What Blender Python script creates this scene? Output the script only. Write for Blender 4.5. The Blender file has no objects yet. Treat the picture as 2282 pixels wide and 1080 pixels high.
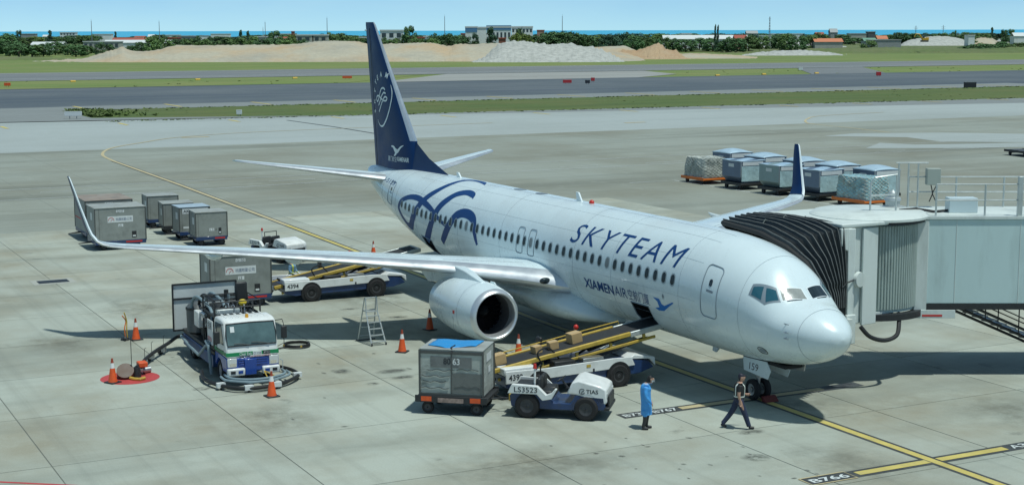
import bpy, bmesh, math, random
from mathutils import Vector, Matrix, noise
R = math.radians
random.seed(7)
sc = bpy.context.scene
col = sc.collection

# ------------------------------------------------------------------ camera, sky, sun, exposure
cam_d = bpy.data.cameras.new('camera')
cam = bpy.data.objects.new('camera', cam_d)
col.objects.link(cam)
cam_d.sensor_width = 36.0
cam_d.lens = 53.474
cam_d.clip_start = 0.5
cam_d.clip_end = 90000
_r = Vector((-0.458274, -0.888809, -0.002023)); _u = Vector((0.121755, -0.065031, 0.990427)); _f = Vector((0.880432, -0.453641, -0.138020))
cam.matrix_world = Matrix(((_r.x, _u.x, -_f.x, -35.713), (_r.y, _u.y, -_f.y, 29.727), (_r.z, _u.z, -_f.z, 12.077), (0, 0, 0, 1)))
sc.camera = cam

SUN = Vector((-0.31, -0.13, 1.0)).normalized()      # towards the sun
el = math.asin(SUN.z)
world = bpy.data.worlds.new('World'); sc.world = world
world.use_nodes = True
nt = world.node_tree; nt.nodes.clear()
sky = nt.nodes.new('ShaderNodeTexSky'); sky.sky_type = 'NISHITA'; sky.sun_disc = False
sky.sun_elevation = el
sky.sun_rotation = math.atan2(SUN.x, SUN.y)
sky.air_density = 0.36; sky.dust_density = 0.0; sky.ozone_density = 3.2; sky.altitude = 0
# thin high cloud veil mixed into the sky
geo = nt.nodes.new('ShaderNodeTexCoord'); mp = nt.nodes.new('ShaderNodeMapping'); mp.inputs['Scale'].default_value = (2.2, 2.2, 9)
cn = nt.nodes.new('ShaderNodeTexNoise'); cn.inputs['Scale'].default_value = 2.6; cn.inputs['Detail'].default_value = 7; cn.inputs['Roughness'].default_value = .6
cr = nt.nodes.new('ShaderNodeMapRange'); cr.inputs[1].default_value = .42; cr.inputs[2].default_value = .75; cr.inputs[3].default_value = .08; cr.inputs[4].default_value = .50
mx = nt.nodes.new('ShaderNodeMix'); mx.data_type = 'RGBA'
mx.inputs['B'].default_value = (5.6, 7.0, 8.0, 1)
ti = nt.nodes.new('ShaderNodeMix'); ti.data_type = 'RGBA'; ti.blend_type = 'MULTIPLY'; ti.inputs['Factor'].default_value = 1; ti.inputs['B'].default_value = (.60, .755, .755, 1)   # the same tint over the whole sky
bg = nt.nodes.new('ShaderNodeBackground'); bg.inputs[1].default_value = 0.145
wo = nt.nodes.new('ShaderNodeOutputWorld')
nt.links.new(geo.outputs['Generated'], mp.inputs['Vector']); nt.links.new(mp.outputs['Vector'], cn.inputs['Vector'])
nt.links.new(cn.outputs['Fac'], cr.inputs[0]); nt.links.new(cr.outputs[0], mx.inputs['Factor'])
nt.links.new(sky.outputs[0], mx.inputs['A']); nt.links.new(mx.outputs['Result'], ti.inputs['A']); nt.links.new(ti.outputs['Result'], bg.inputs[0]); nt.links.new(bg.outputs[0], wo.inputs[0])

sun_d = bpy.data.lights.new('sun', 'SUN'); sun_d.energy = 3.3; sun_d.angle = R(1.8); sun_d.color = (0.945, 1.0, 0.94)
sun = bpy.data.objects.new('sun', sun_d); col.objects.link(sun)
sun.rotation_euler = (-SUN).to_track_quat('-Z', 'Y').to_euler()
sun.location = (0, 0, 60)
vs = sc.view_settings
vs.view_transform = 'Standard'; vs.look = 'None'; vs.exposure = 0.0; vs.gamma = 1.0; vs.use_curve_mapping = False
sc.cycles.max_bounces = 6; sc.cycles.diffuse_bounces = 3; sc.cycles.glossy_bounces = 3; sc.cycles.transmission_bounces = 4; sc.cycles.transparent_max_bounces = 6
sc.cycles.use_denoising = True
sc.cycles.caustics_reflective = False; sc.cycles.caustics_refractive = False

# ------------------------------------------------------------------ helpers
MATS = {}
def mat(name, c, rough=.5, metal=0., var=0., vscale=4., bump=0., bscale=30., coat=0., dirt=None, dscale=1.2, damt=.5, stretch=None, emit=None, spec=.5, rnd=0., alpha=None):
    """procedural material: base colour, mottling, optional dirt patches and relief"""
    if name in MATS: return MATS[name]
    m = bpy.data.materials.new(name); m.use_nodes = True; t = m.node_tree; N = t.nodes; L = t.links
    b = N['Principled BSDF']
    b.inputs['Base Color'].default_value = (*c, 1); b.inputs['Roughness'].default_value = rough; b.inputs['Metallic'].default_value = metal
    b.inputs['Specular IOR Level'].default_value = spec; b.inputs['Coat Weight'].default_value = coat; b.inputs['Coat Roughness'].default_value = .08
    if emit: b.inputs['Emission Color'].default_value = (*emit[:3], 1); b.inputs['Emission Strength'].default_value = emit[3]
    if alpha: b.inputs['Alpha'].default_value = alpha
    g = N.new('ShaderNodeNewGeometry'); vec = g.outputs['Position']
    if stretch:
        mp = N.new('ShaderNodeMapping'); mp.inputs['Scale'].default_value = stretch; L.new(vec, mp.inputs[0]); vec = mp.outputs[0]
    cur = None
    if var:
        n = N.new('ShaderNodeTexNoise'); n.inputs['Scale'].default_value = vscale; n.inputs['Detail'].default_value = 6; n.inputs['Roughness'].default_value = .65; L.new(vec, n.inputs['Vector'])
        r = N.new('ShaderNodeMapRange'); r.inputs[1].default_value = .3; r.inputs[2].default_value = .7; r.inputs[3].default_value = 1 - var; r.inputs[4].default_value = 1 + var; L.new(n.outputs[0], r.inputs[0])
        x = N.new('ShaderNodeVectorMath'); x.operation = 'SCALE'; x.inputs[0].default_value = c; L.new(r.outputs[0], x.inputs['Scale']); cur = x.outputs[0]
        rr = N.new('ShaderNodeMapRange'); rr.inputs[1].default_value = .3; rr.inputs[2].default_value = .7; rr.inputs[3].default_value = max(rough - .08, 0); rr.inputs[4].default_value = min(rough + .1, 1); L.new(n.outputs[0], rr.inputs[0]); L.new(rr.outputs[0], b.inputs['Roughness'])
    if dirt:
        n = N.new('ShaderNodeTexNoise'); n.inputs['Scale'].default_value = dscale; n.inputs['Detail'].default_value = 8; n.inputs['Roughness'].default_value = .7; L.new(vec, n.inputs['Vector'])
        r = N.new('ShaderNodeMapRange'); r.inputs[1].default_value = .5; r.inputs[2].default_value = .72; r.inputs[3].default_value = 0; r.inputs[4].default_value = damt; L.new(n.outputs[0], r.inputs[0])
        x = N.new('ShaderNodeMix'); x.data_type = 'RGBA'; L.new(r.outputs[0], x.inputs['Factor']); x.inputs['B'].default_value = (*dirt, 1)
        if cur: L.new(cur, x.inputs['A'])
        else: x.inputs['A'].default_value = (*c, 1)
        cur = x.outputs['Result']
    if rnd:
        oi = N.new('ShaderNodeObjectInfo'); r = N.new('ShaderNodeMapRange'); r.inputs[3].default_value = 1 - rnd; r.inputs[4].default_value = 1 + rnd; L.new(oi.outputs['Random'], r.inputs[0])
        x = N.new('ShaderNodeVectorMath'); x.operation = 'SCALE'; L.new(r.outputs[0], x.inputs['Scale'])
        if cur: L.new(cur, x.inputs[0])
        else: x.inputs[0].default_value = c
        cur = x.outputs[0]
    if cur: L.new(cur, b.inputs['Base Color'])
    if bump:
        n = N.new('ShaderNodeTexNoise'); n.inputs['Scale'].default_value = bscale; n.inputs['Detail'].default_value = 5; L.new(vec, n.inputs['Vector'])
        bp = N.new('ShaderNodeBump'); bp.inputs['Strength'].default_value = bump; bp.inputs['Distance'].default_value = .05; L.new(n.outputs[0], bp.inputs['Height']); L.new(bp.outputs[0], b.inputs['Normal'])
    MATS[name] = m
    return m

class MB:
    """collects boxes, tubes, lathes and lofts into one mesh"""
    def __init__(s): s.v = []; s.f = []; s.m = []
    def add(s, V, F, mi=0):
        o = len(s.v); s.v += [tuple(p) for p in V]
        for k, f in enumerate(F): s.f.append(tuple(i + o for i in f)); s.m.append(mi[k] if isinstance(mi, list) else mi)
        return s
    def box(s, c, d, mi=0, rz=0., ry=0., rx=0.):
        M = Matrix.Rotation(rz, 3, 'Z') @ Matrix.Rotation(ry, 3, 'Y') @ Matrix.Rotation(rx, 3, 'X'); C = Vector(c)
        V = [C + M @ Vector((x * d[0] / 2, y * d[1] / 2, z * d[2] / 2)) for x in (-1, 1) for y in (-1, 1) for z in (-1, 1)]
        return s.add(V, [(0, 1, 3, 2), (4, 6, 7, 5), (0, 4, 5, 1), (2, 3, 7, 6), (0, 2, 6, 4), (1, 5, 7, 3)], mi)
    def b2(s, x0, x1, y0, y1, z0, z1, mi=0): return s.box(((x0 + x1) / 2, (y0 + y1) / 2, (z0 + z1) / 2), (abs(x1 - x0), abs(y1 - y0), abs(z1 - z0)), mi)
    def prism(s, P, a, b, ax='y', mi=0):
        n = len(P)
        def pt(p, t): return {'y': (p[0], t, p[1]), 'x': (t, p[0], p[1]), 'z': (p[0], p[1], t)}[ax]
        V = [pt(p, a) for p in P] + [pt(p, b) for p in P]
        F = [tuple(range(n))[::-1], tuple(range(n, 2 * n))] + [(i, (i + 1) % n, n + (i + 1) % n, n + i) for i in range(n)]
        return s.add(V, F, mi)
    def cyl(s, p, q, r, r2=None, n=14, mi=0, caps=True):
        p, q = Vector(p), Vector(q); r2 = r if r2 is None else r2; d = (q - p).normalized()
        a = d.orthogonal().normalized(); b = d.cross(a)
        V = [p + (a * math.cos(t) + b * math.sin(t)) * r for t in [2 * math.pi * i / n for i in range(n)]] + [q + (a * math.cos(t) + b * math.sin(t)) * r2 for t in [2 * math.pi * i / n for i in range(n)]]
        F = [(i, (i + 1) % n, n + (i + 1) % n, n + i) for i in range(n)]
        if caps: F += [tuple(range(n))[::-1], tuple(range(n, 2 * n))]
        return s.add(V, F, mi)
    def tube(s, P, r, n=8, mi=0, closed=False):
        P = [Vector(p) for p in P]; N = len(P); rings = []
        up = None
        for i, p in enumerate(P):
            t = (P[(i + 1) % N] - P[i - 1]) if closed else (P[min(i + 1, N - 1)] - P[max(i - 1, 0)])
            t = t.normalized() if t.length > 1e-9 else Vector((0, 0, 1))
            if up is None: up = t.orthogonal().normalized()
            up = (up - t * up.dot(t)); up = up.normalized() if up.length > 1e-6 else t.orthogonal().normalized()
            b = t.cross(up); rr = r[i] if isinstance(r, (list, tuple)) else r
            rings.append([p + (up * math.cos(a) + b * math.sin(a)) * rr for a in [2 * math.pi * k / n for k in range(n)]])
        return s.loft(rings, True, not closed, mi, closed)
    def loft(s, rings, ring_closed=True, caps=True, mi=0, closed=False):
        n = len(rings[0]); V = [p for r in rings for p in r]; F = []; MI = []
        m = len(rings)
        for i in range(m if closed else m - 1):
            j = (i + 1) % m
            for k in range(n if ring_closed else n - 1):
                l = (k + 1) % n; F.append((i * n + k, i * n + l, j * n + l, j * n + k)); MI.append(mi(i, k) if callable(mi) else mi)
        if caps and ring_closed and not closed:
            F.append(tuple(range(n))[::-1]); MI.append(mi(0, 0) if callable(mi) else mi)
            F.append(tuple(range((m - 1) * n, m * n))); MI.append(mi(m - 2, 0) if callable(mi) else mi)
        return s.add(V, F, MI)
    def lathe(s, prof, o=(0, 0, 0), ax='z', n=24, mi=0, sq=(1, 1)):
        rings = []
        for h, r in prof:
            ring = []
            for k in range(n):
                a = 2 * math.pi * k / n; u, w = r * math.cos(a) * sq[0], r * math.sin(a) * sq[1]
                ring.append({'z': (o[0] + u, o[1] + w, o[2] + h), 'x': (o[0] + h, o[1] + u, o[2] + w), 'y': (o[0] + u, o[1] + h, o[2] + w)}[ax])
            rings.append(ring)
        return s.loft(rings, True, False, mi)
    def ell(s, c, r, nu=16, nv=10, mi=0):
        rings = []
        for j in range(nv + 1):
            ph = math.pi * j / nv; rr = max(math.sin(ph), .002)
            rings.append([(c[0] + r[0] * rr * math.cos(2 * math.pi * k / nu), c[1] + r[1] * rr * math.sin(2 * math.pi * k / nu), c[2] - r[2] * math.cos(ph)) for k in range(nu)])
        return s.loft(rings, True, True, mi)
    def rot(s, rz=0, ry=0, rx=0, o=(0, 0, 0), t=(0, 0, 0)):
        M = Matrix.Rotation(rz, 3, 'Z') @ Matrix.Rotation(ry, 3, 'Y') @ Matrix.Rotation(rx, 3, 'X'); o = Vector(o); t = Vector(t)
        s.v = [tuple(M @ (Vector(p) - o) + o + t) for p in s.v]; return s
    def mesh(s, name):
        me = bpy.data.meshes.new(name); me.from_pydata(s.v, [], s.f); me.polygons.foreach_set('material_index', s.m)
        bm = bmesh.new(); bm.from_mesh(me); bmesh.ops.remove_doubles(bm, verts=bm.verts, dist=1e-5); bmesh.ops.recalc_face_normals(bm, faces=bm.faces); bm.to_mesh(me); bm.free()
        return me
    def build(s, name, ms, parent=None, loc=(0, 0, 0), rz=0., bev=0., smooth=35, seg=2):
        me = s.mesh(name)
        if not isinstance(ms, (list, tuple)): ms = [ms]
        for m in ms: me.materials.append(m)
        if smooth:
            me.polygons.foreach_set('use_smooth', [True] * len(me.polygons)); me.set_sharp_from_angle(angle=R(smooth))
        return link(name, me, parent, loc, rz, bev, seg)

def link(name, me, parent=None, loc=(0, 0, 0), rz=0., bev=0., seg=2):
    o = bpy.data.objects.new(name, me); col.objects.link(o); o.location = loc; o.rotation_euler = (0, 0, rz)
    if parent: o.parent = parent
    if bev:
        b = o.modifiers.new('bevel', 'BEVEL'); b.width = bev; b.segments = seg; b.limit_method = 'ANGLE'; b.angle_limit = R(40)
    return o
def tag(o, label=None, cat=None, group=None, kind=None):
    if label: o['label'] = label
    if cat: o['category'] = cat
    if group: o['group'] = group
    if kind: o['kind'] = kind
    return o
def thing(name, label, cat, loc=(0, 0, 0), rz=0., group=None):
    o = bpy.data.objects.new(name, None); col.objects.link(o); o.location = loc; o.rotation_euler = (0, 0, rz); o.empty_display_size = .3
    return tag(o, label, cat, group)
CH = {}
def kids(o): return [c for c in bpy.data.objects if c.parent == o]
def copy_tree(o, parent=None):
    c = o.copy(); col.objects.link(c); c.parent = parent
    for ch in list(o.children): copy_tree(ch, c)
    return c
def dup(o, loc, rz, label, group=None):
    c = copy_tree(o); c.location = loc; c.rotation_euler = (0, 0, rz); c['label'] = label
    if group: c['group'] = group
    return c

def catmull(P, n=6):
    out = []; N = len(P)
    for i in range(N - 1):
        p0, p1, p2, p3 = P[max(i - 1, 0)], P[i], P[i + 1], P[min(i + 2, N - 1)]
        for k in range(n):
            t = k / n; out.append(tuple(.5 * (2 * b + (c - a) * t + (2 * a - 5 * b + 4 * c - d) * t * t + (3 * b - a - 3 * c + d) * t ** 3) for a, b, c, d in zip(p0, p1, p2, p3)))
    out.append(tuple(P[-1])); return out

def text_geo(s, w=None, h=None, shear=0., space=1., bold=0., cuts=0.):
    """lettering as flat faces in (u, v), fitted to a width and a height"""
    cu = bpy.data.curves.new('lettering', 'FONT'); cu.body = s; cu.size = 1; cu.space_character = space; cu.shear = shear; cu.offset = bold; cu.resolution_u = 3
    ob = bpy.data.objects.new('lettering', cu); col.objects.link(ob)
    dg = bpy.context.evaluated_depsgraph_get(); me = bpy.data.meshes.new_from_object(ob.evaluated_get(dg))
    bpy.data.objects.remove(ob); bpy.data.curves.remove(cu)
    xs = [v.co.x for v in me.vertices]; ys = [v.co.y for v in me.vertices]
    x0, y0 = min(xs), min(ys); dx, dy = max(xs) - x0, max(ys) - y0
    kx = (w / dx) if w else None; ky = (h / dy) if h else None
    kx = kx or ky; ky = ky or kx
    bm = bmesh.new(); bm.from_mesh(me); bpy.data.meshes.remove(me)
    for v in bm.verts: v.co = ((v.co.x - x0) * kx, (v.co.y - y0) * ky, 0)
    if cuts:
        for a, full in ((1, dy * ky), (0, dx * kx)):
            k = cuts if a == 1 else cuts * 4
            t = k
            while t < full:
                no = Vector((0, 1, 0)) if a == 1 else Vector((1, 0, 0))
                bmesh.ops.bisect_plane(bm, geom=bm.verts[:] + bm.edges[:] + bm.faces[:], plane_co=no * t, plane_no=no); t += k
    V = [tuple(v.co) for v in bm.verts]; bm.verts.index_update(); F = [tuple(v.index for v in f.verts) for f in bm.faces]; bm.free()
    return V, F, dx * kx, dy * ky
def text_flat(s, o, U, V, w=None, h=None, **kw):
    """MB with lettering laid in the plane o + u U + v V"""
    vs_, F, _, _ = text_geo(s, w, h, **kw); o, U, V = Vector(o), Vector(U), Vector(V)
    b = MB(); b.v = [tuple(o + U * p[0] + V * p[1]) for p in vs_]; b.f = F; b.m = [0] * len(F)
    return b
def raw(b, name, m, parent=None, loc=(0, 0, 0), rz=0.):
    me = bpy.data.meshes.new(name); me.from_pydata(b.v, [], b.f); me.materials.append(m)
    return link(name, me, parent, loc, rz)

# ------------------------------------------------------------------ materials
WHITE = mat('aircraft white paint', (.66, .765, .79), .28, coat=.35, var=.025, vscale=.9, dirt=(.52, .55, .54), dscale=.35, damt=.35)
NAVY = mat('navy paint', (.006, .032, .11), .38, spec=.18, var=.1, vscale=.8)
DECAL = mat('navy decal', (.010, .055, .19), .4, spec=.2)
BLUE_DECAL = mat('egret blue decal', (.015, .16, .50), .4, spec=.25)
WHITE_DECAL = mat('white decal', (.72, .80, .82), .4)
ALU = mat('polished aluminium', (.70, .73, .75), .38, .75, var=.03, vscale=1)
GREYALU = mat('brushed metal', (.42, .44, .45), .4, .9, var=.1, vscale=6)
GLASS = mat('dark window glass', (.018, .028, .032), .08, coat=.6)
GLASSB = mat('teal cockpit glass', (.02, .10, .14), .06, coat=.8)
FRAMEG = mat('window frame grey', (.20, .25, .29), .4)
DARK = mat('dark cavity', (.012, .013, .014), .8)
RUBBER = mat('tyre rubber', (.018, .018, .019), .85, var=.25, vscale=14, bump=.15, bscale=60)
BLACK = mat('black painted steel', (.022, .024, .026), .5, var=.2, vscale=8)
HUB = mat('wheel hub', (.42, .44, .45), .4, .5)
HUBD = mat('dark wheel hub', (.06, .062, .065), .6, .2, var=.3, vscale=9)
GSE_WHITE = mat('vehicle white paint', (.74, .76, .74), .35, coat=.2, var=.05, vscale=3, dirt=(.38, .37, .33), dscale=2.2, damt=.4)
GSE_NAVY = mat('vehicle navy paint', (.016, .045, .13), .4, coat=.2, var=.15, vscale=3, dirt=(.05, .055, .06), dscale=2.5, damt=.6)
GSE_BLUE = mat('truck blue paint', (.012, .06, .30), .3, coat=.4, var=.08, vscale=3)
GREEN = mat('green stripe paint', (.01, .20, .07), .4)
YELLOW = mat('yellow steel', (.52, .36, .06), .5, var=.12, vscale=5, dirt=(.14, .11, .05), dscale=3, damt=.5)
ORANGE = mat('cone orange', (.72, .10, .018), .55, var=.15, vscale=8, dirt=(.2, .05, .03), dscale=5, damt=.35)
ORANGE2 = mat('dolly orange', (.68, .17, .02), .5, var=.1)
RED = mat('red plastic', (.55, .03, .02), .4)
PAXGL = mat('cabin window pane', (.020, .030, .032), .25, spec=.2)
PAXFR = mat('cabin window surround', (.33, .40, .43), .45)
RUSTROOF = mat('rusty cart roof', (.27, .22, .18), .6, var=.25, vscale=1.6, dirt=(.30, .31, .29), dscale=1.1, damt=.8)
BLUEROOF = mat('pale blue cart roof', (.36, .45, .52), .45, var=.1, vscale=1.5)
CONEW = mat('cone white band', (.75, .76, .74), .45, dirt=(.4, .4, .38), dscale=8, damt=.4)
BOXGREY = mat('cart grey panel', (.255, .275, .255), .5, var=.10, vscale=1.6, dirt=(.10, .105, .095), dscale=1.8, damt=.45, rnd=.08)
BOXOLD = mat('worn container panel', (.40, .43, .395), .55, .1, var=.16, vscale=2.5, dirt=(.09, .10, .09), dscale=2.4, damt=.7, stretch=(1, 1, 3.2))
BOXTOP = mat('cart roof panel', (.33, .35, .33), .5, var=.12, vscale=1.5, dirt=(.16, .13, .09), dscale=1.3, damt=.6)
EDGE = mat('cart edge rail', (.10, .105, .10), .5, .4)
STICK = mat('white sticker', (.66, .69, .68), .5, var=.05, vscale=6)
INK = mat('dark ink', (.03, .035, .04), .6)
INKB = mat('blue grey ink', (.10, .14, .24), .6)
INKR = mat('red ink', (.50, .05, .04), .6)
SHEET = mat('blue plastic sheet', (.02, .27, .62), .35, bump=.3, bscale=5)
CARTON = mat('brown carton', (.48, .33, .16), .7, var=.08, vscale=8)
HOSE = mat('grey blue hose', (.20, .27, .30), .5, var=.1)
HOSEB = mat('black hose', (.016, .017, .018), .55)
PIPE = mat('blue steel pipe', (.05, .12, .22), .4, var=.1)
BELT = mat('rubber belt', (.025, .027, .030), .75, var=.2, vscale=6)
JB_WHITE = mat('bridge white panel', (.62, .68, .65), .45, var=.05, vscale=1.0, dirt=(.24, .26, .23), dscale=.9, damt=.4, stretch=(1, 1, .25))
JB_BLUE = mat('bridge grey blue panel', (.52, .66, .65), .5, var=.04, vscale=.6, dirt=(.22, .27, .26), dscale=.5, damt=.5, stretch=(1, 1, .2))
JB_SLAT = mat('shutter slat', (.36, .43, .40), .45, var=.06, vscale=2, dirt=(.10, .12, .11), dscale=1.5, damt=.6, stretch=(1, 1, .3))
GALV = mat('galvanised rail', (.52, .56, .55), .4, .5, var=.08)
CANVAS = mat('bellows canvas', (.062, .070, .072), .7, var=.3, vscale=3, bump=.3, bscale=9)
CANVAS2 = mat('bellows trim', (.15, .17, .16), .7)

# ------------------------------------------------------------------ setting: ground, apron, taxiways, sea
def ground_mat(name, base, stain, dark, scale=.12, streak=(.05, .5, 1), rough=.85, rnd=.05, fine=18., joints=None, amt=.6, oil=.0, tyre=0.):
    m = bpy.data.materials.new(name); m.use_nodes = True; t = m.node_tree; N = t.nodes; L = t.links; b = N['Principled BSDF']
    g = N.new('ShaderNodeNewGeometry'); P = g.outputs['Position']
    def nz(sc_, det=6, ro=.62, st=None, off=0):
        n = N.new('ShaderNodeTexNoise'); n.inputs['Scale'].default_value = sc_; n.inputs['Detail'].default_value = det; n.inputs['Roughness'].default_value = ro
        v = P
        if st or off:
            mp = N.new('ShaderNodeMapping'); mp.inputs['Scale'].default_value = st or (1, 1, 1); mp.inputs['Location'].default_value = (off, off, 0); L.new(P, mp.inputs[0]); v = mp.outputs[0]
        L.new(v, n.inputs['Vector']); return n.outputs[0]
    def rng(s, a, b_, lo, hi):
        r = N.new('ShaderNodeMapRange'); r.inputs[1].default_value = a; r.inputs[2].default_value = b_; r.inputs[3].default_value = lo; r.inputs[4].default_value = hi; L.new(s, r.inputs[0]); return r.outputs[0]
    def mixc(f, a, c):
        x = N.new('ShaderNodeMix'); x.data_type = 'RGBA'; L.new(f, x.inputs['Factor'])
        if isinstance(a, tuple): x.inputs['A'].default_value = (*a, 1)
        else: L.new(a, x.inputs['A'])
        x.inputs['B'].default_value = (*c, 1); return x.outputs['Result']
    cur = mixc(rng(nz(scale), .42, .66, 0, amt), base, stain)
    cur = mixc(rng(nz(1, 5, .6, streak, 31), .48, .72, 0, amt * .8), cur, dark)
    cur = mixc(rng(nz(.35, 7, .7, None, 77), .56, .70, 0, .38), cur, tuple(min(1, k * 1.22) for k in base))
    if oil: cur = mixc(rng(nz(.55, 5, .55, None, 140), .66, .74, 0, oil), cur, tuple(k * .32 for k in base))
    if tyre: cur = mixc(rng(nz(1, 4, .6, (.02, 1.6, 1), 55), .52, .66, 0, tyre), cur, tuple(k * .45 for k in base))
    if joints:
        br = N.new('ShaderNodeTexBrick'); br.offset = 0; br.squash = 1
        mp = N.new('ShaderNodeMapping'); mp.inputs['Location'].default_value = (-joints[2], -joints[3], 0); L.new(P, mp.inputs[0]); L.new(mp.outputs[0], br.inputs['Vector'])
        br.inputs['Scale'].default_value = 1; br.inputs['Brick Width'].default_value = joints[0]; br.inputs['Row Height'].default_value = joints[1]; br.inputs['Mortar Size'].default_value = joints[4]; br.inputs['Mortar Smooth'].default_value = 0
        br.inputs['Color1'].default_value = (0, 0, 0, 1); br.inputs['Color2'].default_value = (0, 0, 0, 1); br.inputs['Mortar'].default_value = (.75, .75, .75, 1)
        cur = mixc(br.outputs['Color'], cur, tuple(k * .5 for k in base))
    s = N.new('ShaderNodeVectorMath'); s.operation = 'SCALE'; L.new(cur, s.inputs[0])
    f1 = rng(nz(fine, 3, .7), .3, .7, .93, 1.07)
    if rnd:
        oi = N.new('ShaderNodeObjectInfo'); r = rng(oi.outputs['Random'], 0, 1, 1 - rnd, 1 + rnd)
        q = N.new('ShaderNodeMath'); q.operation = 'MULTIPLY'; L.new(f1, q.inputs[0]); L.new(r, q.inputs[1]); f1 = q.outputs[0]
    L.new(f1, s.inputs['Scale']); L.new(s.outputs[0], b.inputs['Base Color'])
    L.new(rng(nz(.6, 5), .3, .7, rough - .1, min(1, rough + .08)), b.inputs['Roughness'])
    bp = N.new('ShaderNodeBump'); bp.inputs['Strength'].default_value = .12; bp.inputs['Distance'].default_value = .02; L.new(nz(fine * 1.5, 4), bp.inputs['Height']); L.new(bp.outputs[0], b.inputs['Normal'])
    MATS[name] = m; return m
CONC = ground_mat('apron concrete', (.378, .408, .352), (.285, .272, .205), (.220, .238, .200), .14, (.28, .07, 1), oil=.6, rnd=.09, amt=.95, tyre=.20)
CONCF = ground_mat('far apron concrete', (.275, .298, .258), (.195, .192, .145), (.125, .135, .11), .04, (.17, .016, 1), joints=(5.8, 6.15, 1.2, 3.8, .02), rnd=0, amt=.85)
CONCL = ground_mat('pale taxilane concrete', (.345, .385, .375), (.29, .32, .30), (.24, .275, .265), .03, (.12, .012, 1), rnd=0)
SHOULD = ground_mat('grey asphalt shoulder', (.215, .235, .23), (.19, .205, .20), (.165, .18, .178), .03, (.10, .01, 1), rnd=0)
ASPH = ground_mat('dark asphalt', (.080, .100, .115), (.125, .142, .152), (.045, .062, .090), .02, (.13, .006, 1), rnd=0, amt=.9)
RWY = ground_mat('runway asphalt', (.165, .178, .182), (.20, .205, .20), (.12, .128, .135), .02, (.10, .006, 1), rnd=0, amt=.8)
EXITC = ground_mat('exit taxiway concrete', (.30, .305, .285), (.26, .255, .235), (.22, .22, .21), .03, (.08, .01, 1), rnd=0)
GRASSD = ground_mat('verge turf', (.082, .122, .026), (.118, .130, .036), (.052, .088, .018), .05, (.12, .018, 1), rough=.95, rnd=0, fine=1.3, amt=.9)
GRASSM = ground_mat('grass turf', (.150, .205, .048), (.200, .215, .070), (.095, .145, .034), .035, (.10, .015, 1), rough=.95, rnd=0, fine=1.3, amt=.85)
SCRUBM = ground_mat('scrub and soil', (.115, .155, .045), (.16, .155, .075), (.065, .10, .028), .03, (.02, .01, 1), rough=.95, rnd=0, fine=.8, amt=.8)
YEL = mat('yellow road paint', (.56, .455, .13), .6, var=.12, vscale=1.2, dirt=(.34, .31, .18), dscale=1.6, damt=.6)
YELP = mat('pale worn yellow paint', (.50, .42, .24), .65, var=.1, vscale=1.2, dirt=(.32, .31, .24), dscale=1.2, damt=.6)
LBLACK = mat('black road paint', (.045, .05, .052), .6, var=.15, vscale=2, dirt=(.14, .145, .13), dscale=1.5, damt=.5)
LWHITE = mat('white road paint', (.60, .64, .63), .6, var=.1, vscale=1.5, dirt=(.32, .34, .31), dscale=.8, damt=.6)
REDP = mat('red road paint', (.46, .055, .055), .6, var=.08, vscale=2, dirt=(.25, .08, .07), dscale=2.5, damt=.4)
STAIN_MAX = .8125
def stain_mat():
    m = bpy.data.materials.new('oil stain'); m.use_nodes = True; t = m.node_tree; N = t.nodes; L = t.links; b = N['Principled BSDF']; b.inputs['Base Color'].default_value = (.07, .072, .062, 1); b.inputs['Roughness'].default_value = .6
    tc = N.new('ShaderNodeTexCoord'); v = N.new('ShaderNodeVectorMath'); v.operation = 'DISTANCE'; v.inputs[1].default_value = (.5, .5, .5); mp = N.new('ShaderNodeVectorMath'); mp.operation = 'MULTIPLY_ADD'; mp.inputs[1].default_value = (1, 1, 0); mp.inputs[2].default_value = (0, 0, .5)
    L.new(tc.outputs['Generated'], mp.inputs[0]); L.new(mp.outputs[0], v.inputs[0])
    n = N.new('ShaderNodeTexNoise'); n.inputs['Scale'].default_value = 2.2; n.inputs['Detail'].default_value = 6; n.inputs['Roughness'].default_value = .7; g = N.new('ShaderNodeNewGeometry'); L.new(g.outputs['Position'], n.inputs['Vector'])
    r = N.new('ShaderNodeMapRange'); r.inputs[1].default_value = .5; r.inputs[2].default_value = .12; r.inputs[3].default_value = 0; r.inputs[4].default_value = 1; L.new(v.outputs['Value'], r.inputs[0])
    q = N.new('ShaderNodeMapRange'); q.inputs[1].default_value = .36; q.inputs[2].default_value = .62; L.new(n.outputs[0], q.inputs[0]); k = N.new('ShaderNodeMath'); k.operation = 'MULTIPLY'; L.new(r.outputs[0], k.inputs[0]); L.new(q.outputs[0], k.inputs[1]); k2 = N.new('ShaderNodeMath'); k2.operation = 'MULTIPLY'; k2.inputs[1].default_value = STAIN_MAX; L.new(k.outputs[0], k2.inputs[0]); L.new(k2.outputs[0], b.inputs['Alpha'])
    MATS['oil stain'] = m; return m
STAIN = stain_mat()

CX, CY = -35.7, 29.7
def site(t, d):
    """terminal-based survey: t metres to the right per 1000 m of distance d along the stand's sight line"""
    k = t / 1000.; return (CX + d * (.8889 - .4580 * k), CY + d * (-.4580 - .8889 * k))
def sheet(name, P, z, m, parent=None, kind='structure'):
    me = bpy.data.meshes.new(name); me.from_pydata([(x, y, z) for x, y in P], [], [tuple(range(len(P)))]); me.materials.append(m)
    if me.polygons[0].normal.z < 0: me.flip_normals()
    o = link(name, me, parent)
    if kind and not parent: o['kind'] = kind
    return o
def ring(rad, n=48): return [(CX + rad * math.cos(2 * math.pi * k / n), CY + rad * math.sin(2 * math.pi * k / n)) for k in range(n)]

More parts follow.
